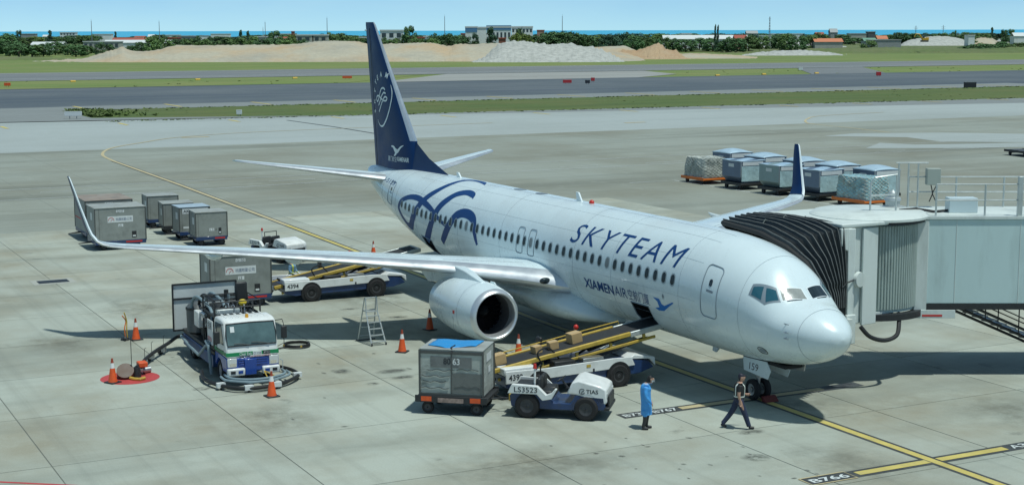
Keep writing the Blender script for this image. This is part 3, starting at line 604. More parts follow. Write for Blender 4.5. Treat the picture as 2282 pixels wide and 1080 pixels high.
# white and blue building
bb = house(1085, 1140, 59, 1000, 'w', 'w', 'tall white building with blue upper band and slit windows', False, 0, 0, 'office_building', 14)
for k in range(6):
    MB().b2(-6.4 + k * 2.5, -5.2 + k * 2.5, -.12, .02, 6.6, 10.4).build('window', WIN, bb, smooth=0)
MB().b2(-8.15, 8.15, -.2, .0, 11.9, 14.9).build('blue_band', HW['bl'], bb, smooth=0)
b2 = house(1141, 1188, 59, 1010, 'w', 'w', 'white wing with small square windows right of the blue banded building', False, 3, 6, 'office_building', 12)
b3 = house(1038, 1064, 59, 1040, 'w', 'w', 'white block with blue cladding left of the blue banded building', False, 0, 0, 'office_building', 12)
MB().b2(-4.1, 4.1, -.2, .0, 10.5, 14.4).build('blue_band', HW['bl'], b3, smooth=0)
b4 = house(1064, 1084, 60, 1060, 'w', 'w', 'narrow white link block between the blue clad buildings', False, 0, 0, 'office_building', 12)

MAST = mat('grey mast steel', (.22, .24, .26), .6)
for px, top, d, lb in ((205, 46, 950, 'thin grey mast at far left of the horizon'), (356, 48, 1050, 'thin grey mast second from the left'), (592, 50, 1000, 'thin grey mast above the pale houses'), (730, 41, 950, 'thin grey mast beside the concrete blocks'), (992, 38, 950, 'thin grey mast right of the tail fin'), (1254, 38, 950, 'thin grey mast above the dense trees'), (587, 62, 1300, 'short slim pole by the third mast')):
    x, y = site(T(px), d); h = 12.08 - (top - 67.6) * d / 3390.
    o = thing('mast', lb, 'mast', (x, y, .2)); MB().cyl((0, 0, 0), (0, 0, h), .28, .16, 8).build('pole', MAST, o); MB().cyl((0, 0, h), (0, 0, h + 1.2), .08, .03, 6).build('finial', MAST, o); MB().cyl((0, 0, 0), (0, 0, .5), .5, .4, 8).build('footing', HW['c'], o)
for px, top, d, lb, ww in ((1716, 40, 900, 'tall lattice mast above the long white shed', .55), (2042, 60, 1500, 'left pylon with crossarms at the right horizon', .5), (2103, 59, 1500, 'right pylon with crossarms near the horizon', .5)):
    x, y = site(T(px), d); h = 12.08 - (top - 67.6) * d / 3390.
    o = thing('lattice_mast', lb, 'mast', (x, y, .2)); b = MB()
    for i, j in ((-1, -1), (1, -1), (1, 1), (-1, 1)): b.cyl((i * ww, j * ww, 0), (i * .12, j * .12, h), .09, .05, 5)
    n = int(h / 1.6)
    for k in range(n):
        s0 = ww + (.12 - ww) * k / n; s1 = ww + (.12 - ww) * (k + 1) / n; z0 = h * k / n; z1 = h * (k + 1) / n
        for i, j, p, q in ((-1, -1, 1, -1), (1, -1, 1, 1), (1, 1, -1, 1), (-1, 1, -1, -1)): b.cyl((i * s0, j * s0, z0), (p * s1, q * s1, z1), .04, .04, 4)
    b.build('lattice', MAST, o, smooth=0)
    for z in ((h * .8, h * .9) if ww == .5 else (h * .93,)): MB().box((0, 0, z), ((5.5 if ww == .5 else 2.2), .18, .18)).build('crossarm', MAST, o, smooth=0)
# excavator on the rubble
x, y = site(T(2062), 800); ex = thing('excavator', 'yellow excavator with raised arm on top of the rubble mound', 'excavator', (x, y, 5.6), R(60))
EXY = mat('excavator yellow', (.62, .36, .03), .5, var=.1)
MB().b2(-1.9, 1.9, -1.4, -.8, 0, .8).build('track', BLACK, ex, bev=.2); MB().b2(-1.9, 1.9, .8, 1.4, 0, .8).build('track', BLACK, ex, bev=.2)
MB().b2(-2.0, 1.3, -1.3, 1.3, .82, 2.0).b2(-2.1, -.8, -1.2, 1.2, 2.0, 2.35).build('body', EXY, ex, bev=.1); MB().prism([(.2, 2.01), (1.35, 2.01), (1.2, 3.2), (.3, 3.25)], .2, 1.3).build('cab', GLASS, ex, bev=.06)
MB().tube([(1.2, -.3, 1.6), (2.8, -.3, 4.0), (4.4, -.3, 4.2)], [.34, .36, .26], 6).build('boom', EXY, ex); MB().tube([(4.3, -.3, 4.3), (5.2, -.3, 2.4)], [.26, .2], 6).build('arm', EXY, ex); MB().prism([(4.9, 2.4), (5.5, 2.5), (5.3, 1.4), (4.5, 1.5)], -.8, .2).build('bucket', BLACK, ex)

# grass tufts along the verges
tf = MB(); rg = random.Random(9)
def tuft(x, y, h, z=-.1):
    for k in range(3):
        a = rg.random() * 6.28; dx, dy = math.cos(a) * .22, math.sin(a) * .22; lx, ly = rg.gauss(0, .4), rg.gauss(0, .4)
        tf.add([(x - dx, y - dy, z), (x + dx, y + dy, z), (x + dx * .6 + lx, y + dy * .6 + ly, z + h), (x - dx * .6 + lx, y - dy * .6 + ly, z + h * rg.uniform(.7, 1))], [(0, 1, 2, 3)])
for k in range(260):
    y = -16 - rg.random() ** 1.1 * 215; x = rg.uniform(170 + min(0, (y + 15) * .03), 204); n_ = noise.noise(Vector((x * .09, y * .05, 2)))
    if n_ > .0: tuft(x, y, .05 + .14 * max(n_, 0) + .06 * rg.random())
for k in range(900):
    y = rg.uniform(-16, -235); tuft((167.5 - (y + 104) * -.05 if rg.random() < .5 else 204.4) + rg.gauss(0, .5), y, .08 + .12 * rg.random())
for k in range(420): tuft(rg.uniform(184, 203), -16.5 - abs(rg.gauss(0, 3)), .2 + .35 * rg.random())
for k in range(160):
    y = rg.uniform(0, -330); x = rg.uniform(300, 352)
    if -215 < y < -108: continue
    n_ = noise.noise(Vector((x * .05, y * .03, 7)))
    if n_ > .02: tuft(x, y, .08 + .2 * max(n_, 0) + .08 * rg.random())
TUFT = mat('grass blade', (.10, .145, .04), .9, var=.3, vscale=.12)
me = bpy.data.meshes.new('grass_tufts'); me.from_pydata(tf.v, [], tf.f); me.materials.append(TUFT)
tag(link('grass_tufts', me), 'rough grass tufts growing on the verges between the taxiways', 'grass', None, 'stuff')

# airfield signs and markers
SIGNB = mat('sign black face', (.02, .022, .03), .5); SIGNR = mat('sign red face', (.45, .03, .035), .5); SIGNW = mat('sign white face', (.66, .70, .70), .5); SIGNY = mat('marker yellow', (.62, .40, .05), .6)
def sign(x, y, w, h, m, label, rz=R(-25), legs=2, z=.25):
    o = thing('airfield_sign', label, 'sign', (x, y, -.08), rz)
    MB().b2(-.12, .12, -w / 2, w / 2, z, z + h).build('panel', m, o, bev=.03)
    for k in range(legs): MB().cyl((0, (-.5 + (k + .5) / legs) * w * .8, 0), (0, (-.5 + (k + .5) / legs) * w * .8, z + .02), .05, n=8).build('leg', MAST, o)
    MB().b2(-.13, -.122, -w / 2 + .06, w / 2 - .06, z + h - .07, z + h - .03).build('trim', GALV, o, smooth=0)
    return o
sign(181, -13.2, 2.4, .65, SIGNW, 'long blank white sign board beside the grass at left', z=.45); sign(177, -35.8, .8, .65, SIGNW, 'small white cabinet marker on the grass strip edge')
sign(268, -141, 2.0, .75, SIGNR, 'red sign panel by the runway exit'); sign(264, -144, 1.1, .75, SIGNB, 'black sign panel next to the red sign'); sign(277, -153, .9, .8, SIGNR, 'small red sign right of the runway exit')
sign(275, -238, 1.3, 1.0, SIGNR, 'square red sign at right of the taxiway'); sign(201.5, -199, 2.6, 1.15, SIGNB, 'wide black back of a sign on the right grass')
sign(315, -25.8, 1.4, .7, ORANGE, 'orange and white marker board at far left grass'); sign(326, -110, 2.4, .6, ORANGE, 'orange marker board behind the fin'); sign(328, -254, 1.2, .9, SIGNW, 'white distance marker at runway edge')
for k, (x, y) in enumerate(((340, -45), (338, -75), (337, -100), (300.5, -205), (303, -222), (303, -240))):
    o = tag(MB().b2(-.3, .3, -.6, .6, 0, .25).prism([(-.3, .25), (.3, .25), (.12, .42), (-.12, .42)], -.6, .6).build('edge_marker', SIGNY, None, (x, y, -.09)), 'yellow edge marker block, %s from left along the verge' % ORD[k], 'marker', 'runway edge markers')
# fuselage profile: x, half width, top z, bottom z, height of greatest width
FUS = [(0.0,.02,2.76,2.72,2.74),(.06,.26,2.93,2.50,2.73),(.2,.47,3.09,2.31,2.73),(.5,.76,3.32,2.07,2.74),(1.0,1.06,3.57,1.85,2.78),(1.6,1.31,3.73,1.68,2.86),
 (2.0,1.44,4.06,1.60,2.94),(2.4,1.54,4.44,1.545,3.02),(2.8,1.62,4.74,1.50,3.1),(3.3,1.70,4.96,1.46,3.18),(4.0,1.78,5.15,1.42,3.26),(5.0,1.85,5.30,1.40,3.34),(6.2,1.88,5.38,1.39,3.38),
 (7.5,1.88,5.40,1.39,3.39),(16,1.88,5.40,1.39,3.39),(24.5,1.88,5.40,1.39,3.39),(26.5,1.86,5.40,1.50,3.43),(28.5,1.78,5.40,1.80,3.55),(30.5,1.62,5.39,2.24,3.74),
 (32.5,1.38,5.36,2.78,3.98),(34.5,1.08,5.32,3.38,4.26),(36.3,.72,5.27,3.95,4.58),(37.3,.45,5.20,4.30,4.75),(37.9,.24,5.12,4.56,4.85),(37.98,.16,5.04,4.66,4.86)]
def fprof(x):
    import bisect
    F=FUS
    x=min(max(x,F[0][0]),F[-1][0])
    i=min(max(bisect.bisect_right([f[0] for f in F],x)-1,0),len(F)-2)
    x0,x1=F[i][0],F[i+1][0]; h=x1-x0; t=(x-x0)/h; out=[]
    for k in (1,2,3,4):
        p0,p1=F[i][k],F[i+1][k]; d=(p1-p0)/h
        def sl(j):
            if j<=0 or j>=len(F)-1: return (F[min(j+1,len(F)-1)][k]-F[max(j-1,0)][k])/(F[min(j+1,len(F)-1)][0]-F[max(j-1,0)][0])
            a=(F[j][k]-F[j-1][k])/(F[j][0]-F[j-1][0]); b=(F[j+1][k]-F[j][k])/(F[j+1][0]-F[j][0])
            return 0. if a*b<=0 else 2*a*b/(a+b)
        m0,m1=sl(i)*h,sl(i+1)*h
        out.append((2*t**3-3*t*t+1)*p0+(t**3-2*t*t+t)*m0+(-2*t**3+3*t*t)*p1+(t**3-t*t)*m1)
    return out
def fpt(x,th,off=0.0):
    import math
    w,T,B,zm=fprof(x); s,co=math.sin(th),math.cos(th)
    r=(T-zm) if co>0 else (zm-B)
    y=w*s; z=zm+r*co
    if off:
        ny,nz=s/max(w,.05),co/max(r,.05); l=math.hypot(ny,nz) or 1
        y+=off*ny/l; z+=off*nz/l
    return (x,y,z)

# ------------------------------------------------------------------ the airliner (nose at x = 0, tail towards +x, starboard +y)
plane = thing('airplane', 'white twin jet airliner with navy tail fin parked at the gate', 'airplane', (0, 0, 0))
# fuselage skin with two open cargo doors on the starboard belly
TH0, TH1 = 1.98, 2.52
holes = [(8.30, 9.45), (26.6, 27.8)]
xs = sorted(set([0.0, .015, .03, .06, .1, .15, .2, .28, .38, .5, .65, .8, 1., 1.2, 1.4, 1.6, 1.75, 1.9, 2., 2.15, 2.3, 2.45, 2.6, 2.8, 3., 3.3, 3.6, 4., 4.5, 5., 5.6, 6.2, 7, 7.7, 8.3, 9.45] + [9.45 + i * 1.0 for i in range(1, 17)] + [26.6, 27.8] + [28.5 + i * .75 for i in range(0, 12)] + [37, 37.3, 37.6, 37.8, 37.9, 37.95, 37.98]))
ths = sorted(set([round(-math.pi + 2 * math.pi * k / 72, 5) for k in range(72)] + [TH0, TH1]))
ths = [t for t in ths if t in (TH0, TH1) or min(abs(t - TH0), abs(t - TH1)) > .035]
V = [fpt(x, t) for x in xs for t in ths]; Fc = []; n = len(ths)
for i in range(len(xs) - 1):
    for k in range(n):
        l = (k + 1) % n; tm = (ths[k] + (ths[l] if l else ths[0] + 2 * math.pi)) / 2; xm = (xs[i] + xs[i + 1]) / 2
        if TH0 < tm < TH1 and any(a < xm < b for a, b in holes): continue
        Fc.append((i * n + k, i * n + l, (i + 1) * n + l, (i + 1) * n + k))
Fc.append(tuple(range(n))); Fc.append(tuple(range((len(xs) - 1) * n, len(xs) * n)))
fb = MB(); fb.add(V, Fc); fus = fb.build('fuselage', WHITE, plane, smooth=50)
for a, b in holes:
    hb = MB(); rr = [fpt(a, TH0, -.01), fpt(b, TH0, -.01), fpt(b, (TH0 + TH1) / 2, -.01), fpt(b, TH1, -.01), fpt(a, TH1, -.01), fpt(a, (TH0 + TH1) / 2, -.01)]
    rin = [(p[0], p[1] - 1.1, p[2] + .25) for p in rr]; hb.loft([rr, rin], True, False); hb.add(rin, [tuple(range(6))]); hb.build('cargo_hold', DARK, fus, smooth=0)
    eb = MB(); eb.tube([fpt(a, TH0, .01), fpt((a + b) / 2, TH0, .01), fpt(b, TH0, .01), fpt(b, 2.25, .01), fpt(b, TH1, .01), fpt(a, TH1, .01), fpt(a, 2.25, .01)], .022, 6, closed=True); eb.build('hold_edge', FRAMEG, fus)

def on_fus(P, name, m, off=.006, parent=fus, cut=.12):
    """polygon in (x, theta) laid on the skin"""
    bm = bmesh.new(); vs2 = [bm.verts.new((p[0], p[1] * 1.9, 0)) for p in P]; bm.faces.new(vs2)
    for a in (0, 1):
        lo = min(v.co[a] for v in bm.verts); hi = max(v.co[a] for v in bm.verts); t = lo + cut
        while t < hi:
            no = Vector((1, 0, 0)) if a == 0 else Vector((0, 1, 0)); bmesh.ops.bisect_plane(bm, geom=bm.verts[:] + bm.edges[:] + bm.faces[:], plane_co=no * t, plane_no=no); t += cut
    bmesh.ops.triangulate(bm, faces=[f for f in bm.faces if len(f.verts) > 4])
    for v in bm.verts: v.co = fpt(v.co.x, v.co.y / 1.9, off)
    me = bpy.data.meshes.new(name); bmesh.ops.recalc_face_normals(bm, faces=bm.faces); bm.to_mesh(me); bm.free()
    if me.polygons and sum(p.normal.y * p.center.y + p.normal.z * (p.center.z - 3.3) for p in me.polygons) < 0: me.flip_normals()
    me.materials.append(m); return link(name, me, parent)
def rrect(x, th, w, h, r=.45, n=5):
    """rounded rectangle in (x, theta): w along x, h along the girth in metres"""
    P = []; a, b = w / 2, h / 2; r = min(a, b) * r * 2 if r < 1 else min(a, b)
    for q, (sx, sy) in enumerate(((1, 1), (-1, 1), (-1, -1), (1, -1))):
        for k in range(n + 1):
            t = math.pi / 2 * (q + k / n); P.append((x + sx * (a - r) + r * math.cos(t), th + (sy * (b - r) + r * math.sin(t)) / 1.9))
    return P
def outline(P, w, name, m, off=.008, parent=fus, closed=True):
    P2 = []
    for i, p in enumerate(P):
        q = P[(i + 1) % len(P)]; k = 1 if (not closed and i == len(P) - 1) else max(1, int(math.hypot(q[0] - p[0], (q[1] - p[1]) * 1.9) / .07)); P2 += [(p[0] + (q[0] - p[0]) * f / k, p[1] + (q[1] - p[1]) * f / k) for f in range(k)]
    b = MB(); Q = [Vector(fpt(x, t, off)) for x, t in P2]; b.tube(Q, w, 5, closed=closed); return b.build(name, m, parent)
def ribbon(P, name, m, off, parent=fus, n=8):
    """painted stroke on the skin: P = [(x, theta, width)]"""
    C = catmull(P, n); V = []
    for i, (x, t, w) in enumerate(C):
        a, b = C[max(i - 1, 0)], C[min(i + 1, len(C) - 1)]; d = Vector((b[0] - a[0], (b[1] - a[1]) * 1.9)).normalized(); s = Vector((-d.y, d.x)) * max(w, .01) / 2
        for k in (-1, -.5, 0, .5, 1): V.append(fpt(x + s.x * k, t + s.y * k / 1.9, off))
    b = MB(); b.add(V, [(5 * i + k, 5 * i + k + 1, 5 * i + k + 6, 5 * i + k + 5) for i in range(len(C) - 1) for k in range(4)]); return b.build(name, m, parent, smooth=60)
def fus_text(s, x0, th0, w, h, m, off=.006, name='lettering', **kw):
    vs_, F_, _, _ = text_geo(s, w, h, cuts=.09, **kw); b = MB(); b.v = [fpt(x0 - p[0], th0 - p[1] / 1.9, off) for p in vs_]; b.f = F_; b.m = [0] * len(F_)
    return raw(b, name, m, fus)
BLIND = mat('lowered window blind', (.17, .19, .19), .35)
# cabin windows on both sides
for s in (1, -1):
    for k in range(45):
        x = 6.64 + k * .535
        th = 1.375 if x < 25 else 1.375 + (x - 25) * .008
        if s < 0 and x < 8.5: continue
        on_fus(rrect(x, s * th, .30, .43, .5), 'window_frame', PAXFR, .005, cut=.2); on_fus(rrect(x, s * th, .215, .335, .5), 'passenger_window', BLIND if (k * 7 + (3 if s > 0 else 0)) % 11 in (4,) else PAXGL, .009, cut=.2)
# cockpit glazing
sw = [(2.87, .905), (2.24, .60), (1.88, .736), (2.22, 1.085), (2.86, 1.13)]
WSHLD = mat('windshield painted reflection', (.30, .32, .30), .12, coat=.7, var=.25, vscale=1.8)  # starboard pane only: pale reflection put into the glass colour
for s in (1, -1):
    on_fus([(x, s * t) for x, t in sw], 'cockpit_frame', FRAMEG, .008, cut=.08)
    on_fus([(x, s * t) for x, t in [(2.80, .945), (2.52, .80), (2.38, 1.055), (2.76, 1.10)]], 'cockpit_window', GLASSB, .014, cut=.08)
    on_fus([(x, s * t) for x, t in [(2.44, .775), (2.20, .645), (1.96, .745), (2.22, 1.02)]], 'cockpit_window', GLASSB, .014, cut=.08)
    on_fus([(x, s * t) for x, t in [(2.20, .575), (1.985, .055), (1.615, .055), (1.87, .70)]], 'windshield_frame', WHITE_DECAL, .008, cut=.08)
    on_fus([(x, s * t) for x, t in [(2.16, .555), (1.96, .085), (1.645, .085), (1.88, .665)]], 'windshield', WSHLD if s > 0 else GLASS, .014, cut=.08)
    MB().tube([fpt(1.66, s * .22, .02), fpt(1.72, s * .40, .03), fpt(1.80, s * .58, .03)], .012, 5).build('wiper', BLACK, fus)
# doors
def door(name, x, th, w, h, glass=True, lab=None):
    o = outline(rrect(x, th, w, h, .22, 6), .018, name, FRAMEG, .004, plane)
    if glass:
        on_fus(rrect(x, th - .10 * (1 if th > 0 else -1) * h / 1.2, .16, .24, .5), 'door_window', GLASS, .008, o); on_fus(rrect(x - .02, th, .34, .075, .4), 'door_handle', FRAMEG, .010, o)
    if lab: o['label'] = lab
    return o
door('service_door', 4.57, 1.37, .80, 1.72); door('overwing_exit', 17.72, 1.37, .52, 1.0, False); door('overwing_exit', 16.75, 1.37, .52, 1.0, False); door('service_door', 32.15, 1.30, .74, 1.5); door('entry_door', 4.75, -1.37, .86, 1.8)
for x in (3.15, 6.25, 10.6, 13.4, 19.5, 23.5, 28.2, 31.2, 33.6): outline([(x, t) for t in [-2.8 + 5.6 * k / 40 for k in range(41)]], .0035, 'skin_seam', FRAMEG, .001, fus, False)
for t in (-2.6, -2.1, -1.62, -.95, -.45, .12, .45, .95, 1.62, 2.1, 2.6):
    outline([(5.3 + k * .85, t) for k in range(30)], .0028, 'lap_joint', FRAMEG, .0005, fus, False)
outline([(.92, -math.pi + 2 * math.pi * k / 60) for k in range(60)], .005, 'radome_seam', FRAMEG, .001)
for x, t in ((1.34, 1.235), (1.28, 1.5), (1.28, 1.676)): MB().tube([fpt(x, t, 0), fpt(x, t, .09), fpt(x - .16, t, .11)], .014, 6).build('probe', FRAMEG, fus)
on_fus(rrect(2.43, 2.26, .26, .24, .5), 'static_port', FRAMEG, .006); outline(rrect(2.43, 2.26, .34, .36, .4), .012, 'port_ring', BLACK)
on_fus(rrect(7.18, 1.70, .12, .17, .9), 'outflow_port', FRAMEG, .012)
# livery
W1 = .30
r1 = [(23.86, .202, .02), (24.4, .08, .26), (25.0, .02, .30), (25.64, .03, .32), (26.08, .19, .34), (26.38, .43, .36), (26.82, .695, .38), (27.4, .947, .40), (27.87, 1.18, .42), (28.2, 1.372, .46), (28.56, 1.605, .50), (29.0, 1.88, .46), (29.4, 1.95, .38), (29.78, 1.907, .34), (30.35, 1.722, .30), (30.6, 1.546, .28), (30.29, 1.325, .28), (29.42, 1.14, .28), (28.49, 1.08, .30), (27.55, 1.125, .30), (26.6, 1.218, .26), (25.67, 1.367, .20), (24.76, 1.485, .14), (24.28, 1.556, .08)]
r2 = [(23.2, .745, .03), (23.45, .65, .28), (24.14, .605, .36), (24.85, .704, .40), (25.3, .881, .44), (25.71, 1.078, .46), (26.0, 1.285, .48), (26.23, 1.481, .48), (26.51, 1.685, .48), (26.9, 1.888, .46), (27.3, 2.05, .40)]
r3 = [(21.6, 1.72, .2), (21.85, 1.442, .36), (22.09, 1.231, .40), (22.64, 1.129, .42), (23.32, 1.121, .42), (23.86, 1.209, .44), (24.25, 1.377, .46), (24.57, 1.548, .46), (24.9, 1.72, .40), (25.3, 1.9, .3)]
for k, r_ in enumerate((r1, r2, r3)): ribbon([(x, t, w * .95) for x, t, w in r_], 'ribbon_emblem', DECAL, .0035 + k * .0004)
fus_text('SKYTEAM', 13.9, 1.17, 7.5, .78, DECAL, .005, shear=.28, space=1.25)
fus_text('XIAMEN', 12.62, 1.955, 2.1, .36, DECAL, .005, bold=.025); fus_text('AIR', 10.45, 1.945, .85, .36, DECAL, .005); fus_text('空航门厦', 9.52, 1.95, 1.38, .40, DECAL, .005)
on_fus([(7.84, 1.764), (7.45, 1.764), (7.34, 1.852), (7.19, 1.872), (6.62, 1.758), (6.56, 1.772), (6.91, 1.867), (7.29, 1.977), (7.65, 2.0), (7.84, 1.964), (7.55, 1.928), (7.6, 1.825)], 'egret_emblem', BLUE_DECAL, .005)
fus_text('B-5159', 34.0, 1.05, 2.0, .34, DECAL, .005, shear=.15)
# antennas and crown fittings
for x, h in ((15.9, .36), (27.0, .24)): MB().prism([(x, 5.36), (x + .42, 5.36), (x + .50, 5.38 + h), (x + .30, 5.38 + h)], -.035, .035).build('antenna_blade', WHITE_DECAL, plane, bev=.01)
on_fus(rrect(21.2, .0, .75, .42, .5), 'hatch_cover', FRAMEG, .006); on_fus(rrect(19.3, .0, .65, .4, .5), 'hatch_cover', GREYALU, .006)
MB().ell((15.2, 0, 5.42), (.12, .10, .12), 12, 8).build('beacon', RED, plane)
MB().prism([(6.3, 1.45), (6.8, 1.45), (6.85, 1.15), (6.65, 1.12)], -.03, .03).build('antenna_blade', WHITE_DECAL, plane); MB().prism([(11.8, 1.42), (12.5, 1.42), (12.6, 1.1), (12.3, 1.08)], -.03, .03).build('antenna_blade', WHITE_DECAL, plane)
MB().cyl((37.9, 0, 4.85), (38.02, 0, 4.85), .15, .14, 16).build('exhaust_pipe', GREYALU, plane)

AF = [(1, 0), (.93, .018), (.8, .045), (.65, .072), (.5, .09), (.35, .097), (.22, .09), (.12, .072), (.05, .048), (.015, .024), (0, 0), (.015, -.018), (.05, -.03), (.12, -.042), (.25, -.052), (.4, -.05), (.6, -.035), (.8, -.016), (.93, -.006)]
def surf(S, name, ms, parent, mi=0, vertical=False):
    """lofted flying surface: S = [(y, z, xle, xte, thickness factor)]"""
    rings = []
    for y, z, a, b, tk in S:
        ch = b - a
        rings.append([(a + u * ch, y + v * ch * tk, z) if vertical else (a + u * ch, y, z + v * ch * tk - u * ch * .03) for u, v in AF])
    b = MB(); b.loft(rings, True, True, mi); return b.build(name, ms, parent, smooth=50)
AFN = len(AF)
le_mi = lambda i, k: 1 if 7 <= k <= 12 else 0
for s in (1, -1):
    wg = surf([(s * y, z, a, b, t) for y, z, a, b, t in ((1.0, 2.28, 13.6, 21.6, 1.05), (1.9, 2.42, 14.3, 21.6, 1.05), (2.6, 2.55, 14.95, 21.6, 1.0), (5.2, 2.90, 17.05, 21.75, .90), (8.5, 3.19, 18.9, 22.6, .80), (12.5, 3.48, 21.13, 23.8, .75), (16.2, 3.71, 23.2, 24.95, .75), (16.8, 3.78, 23.56, 25.05, .8))], 'wing', [WHITE, ALU], plane, le_mi)
    wl = surf([(s * y, z, a, b, t) for y, z, a, b, t in ((16.8, 3.79, 23.6, 25.04, .8), (17.0, 3.84, 23.74, 25.06, .8), (17.2, 3.97, 23.92, 25.1, .8))], 'wingtip', [WHITE, ALU], plane, le_mi)
    rings = []
    for y, z, a, b, t, tl in ((17.2, 3.97, 23.92, 25.1, .09, .5), (17.36, 4.2, 24.1, 25.16, .08, .9), (17.45, 4.5, 24.28, 25.22, .075, 1.2), (17.62, 5.2, 24.65, 25.42, .07, 1.33), (17.78, 5.9, 25.0, 25.6, .065, 1.35), (17.88, 6.33, 25.24, 25.68, .06, 1.35), (17.9, 6.4, 25.34, 25.68, .03, 1.35)):
        ch = b - a; c_, s_2 = math.cos(tl), math.sin(tl); rings.append([(a + u * ch, s * (y - v * ch * s_2), z + v * ch * c_) for u, v in AF])
    b = MB(); b.loft(rings, True, True, le_mi); b.build('winglet', [NAVY, WHITE_DECAL], plane, smooth=60)
    # slat and flap lines, flap track fairings
    for f in (.16, .70):
        MB().tube([(14.95 + (21.6 - 14.95) * f, s * 2.6, 2.55 + .60 * (1 if f < .5 else .5)), (17.05 + 4.7 * f, s * 5.2, 2.90 + (.33 if f < .5 else .15))], .006, 4).build('panel_gap', FRAMEG, wg)
        MB().tube([(17.3 + 4.6 * f, s * 5.6, 2.935 + (.315 if f < .5 else .145)), (18.9 + 3.7 * f, s * 8.5, 3.19 + (.235 if f < .5 else .10)), (21.13 + 2.67 * f, s * 12.5, 3.48 + (.16 if f < .5 else .07)), (23.2 + 1.75 * f, s * 16.2, 3.71 + (.105 if f < .5 else .045))], .006, 4).build('panel_gap', FRAMEG, wg)
    for y, x0 in ((6.6, 20.6), (9.6, 21.6), (12.6, 22.7)):
        z = 2.45 + (y - 5.2) * .075 + .25; MB().tube([(x0, s * y, z - .02), (x0 + .7, s * y, z - .16), (x0 + 1.6, s * y, z - .20), (x0 + 2.4, s * y, z - .12), (x0 + 2.8, s * y, z)], [.04, .16, .18, .12, .02], 10).build('flap_fairing', WHITE, wg)
    # landing light at the wing root
    MB().ell((14.72, s * 2.32, 2.60), (.12, .24, .13), 14, 8).build('landing_light', GLASS, wg)
    # engine
    cow = MB(); ex_, ez = s * 4.85, 1.61
    cow.lathe([(14.05, .93 + .06), (14.3, 1.03), (14.8, 1.085), (15.4, 1.10), (16.2, 1.085), (17.0, 1.02), (17.6, .94), (18.0, .87), (18.0, .83), (17.4, .86)], (0, ex_, ez), 'x', 48)
    cw = cow.build('engine_cowl', WHITE, plane, smooth=50)
    MB().lathe([(14.05, .99), (13.93, .95), (13.85, .90), (13.82, .855), (13.84, .82), (13.92, .79), (14.05, .775), (14.3, .77)], (0, ex_, ez), 'x', 48).build('inlet_lip', ALU, cw, smooth=60)
    MB().lathe([(14.3, .77), (14.7, .78), (15.05, .785)], (0, ex_, ez), 'x', 48).build('inlet_duct', mat('inlet liner', (.10, .10, .105), .6), cw)
    fan = MB()
    for k in range(24):
        a = 2 * math.pi * k / 24; da = .10
        fan.add([(14.95, ex_ + .22 * math.cos(a), ez + .22 * math.sin(a)), (15.06, ex_ + .22 * math.cos(a + .22), ez + .22 * math.sin(a + .22)), (15.10, ex_ + .775 * math.cos(a + .17), ez + .775 * math.sin(a + .17)), (14.93, ex_ + .775 * math.cos(a - .08), ez + .775 * math.sin(a - .08))], [(0, 1, 2, 3)])
    fan.build('fan_blades', mat('fan blade titanium', (.06, .055, .06), .35, .8), cw, smooth=0)
    MB().lathe([(14.62, .01), (14.72, .10), (14.86, .18), (15.0, .23)], (0, ex_, ez), 'x', 20).build('spinner', BLACK, cw); b = MB(); b.add([(15.12, ex_ + .785 * math.cos(k * .2618), ez + .785 * math.sin(k * .2618)) for k in range(24)], [tuple(range(24))]); b.build('fan_case', DARK, cw, smooth=0)
    MB().lathe([(17.3, .60), (18.2, .52), (18.9, .40), (18.9, .36), (18.4, .36)], (0, ex_, ez), 'x', 32).build('core_nozzle', GREYALU, cw); MB().lathe([(18.4, .30), (18.9, .26), (19.6, .03)], (0, ex_, ez), 'x', 24).build('exhaust_plug', GREYALU, cw)
    MB().loft([[(14.9, ex_ - .09, 2.60), (14.9, ex_ + .09, 2.60), (14.9, ex_ + .09, 2.72), (14.9, ex_ - .09, 2.72)], [(16.2, ex_ - .2, 2.4), (16.2, ex_ + .2, 2.4), (16.2, ex_ + .17, 2.98), (16.2, ex_ - .17, 2.98)], [(17.4, ex_ - .22, 2.3), (17.4, ex_ + .22, 2.3), (17.4, ex_ + .2, 3.08), (17.4, ex_ - .2, 3.08)], [(19.6, ex_ - .2, 2.1), (19.6, ex_ + .2, 2.1), (19.6, ex_ + .15, 2.85), (19.6, ex_ - .15, 2.85)], [(21.0, ex_ - .05, 2.5), (21.0, ex_ + .05, 2.5), (21.0, ex_ + .05, 2.65), (21.0, ex_ - .05, 2.65)]]).build('pylon', WHITE, plane, bev=.04)
    MB().prism([(14.5, 2.2), (15.5, 2.35), (15.5, 2.62), (15.2, 2.62)], ex_ - s * .62, ex_ - s * .58).build('strake', WHITE, cw)
    MB().tube([(15.35, ex_ + s * 1.085, 1.5), (15.3, ex_ + s * 1.07, 1.0), (15.35, ex_ + s * .95, .95 - .1)], .006, 4).build('cowl_latch_line', FRAMEG, cw); MB().box((15.25, ex_ + s * 1.09, 1.62), (.14, .03, .12)).build('red_placard', RED, cw)
    for x_ in (15.0, 16.4): MB().lathe([(x_, 1.096), (x_ + .012, 1.098)], (0, ex_, ez), 'x', 48).build('cowl_seam', FRAMEG, cw) if x_ == 15.0 else None
    # tailplane
    surf([(s * y, z, a, b, .85) for y, z, a, b in ((.3, 4.72, 33.3, 37.3), (1.0, 4.80, 33.75, 37.5), (4.0, 5.20, 35.75, 38.2), (6.9, 5.57, 37.7, 38.95), (7.1, 5.60, 37.95, 38.98), (7.17, 5.61, 38.25, 38.98))], 'tailplane', [WHITE, ALU], plane, le_mi)
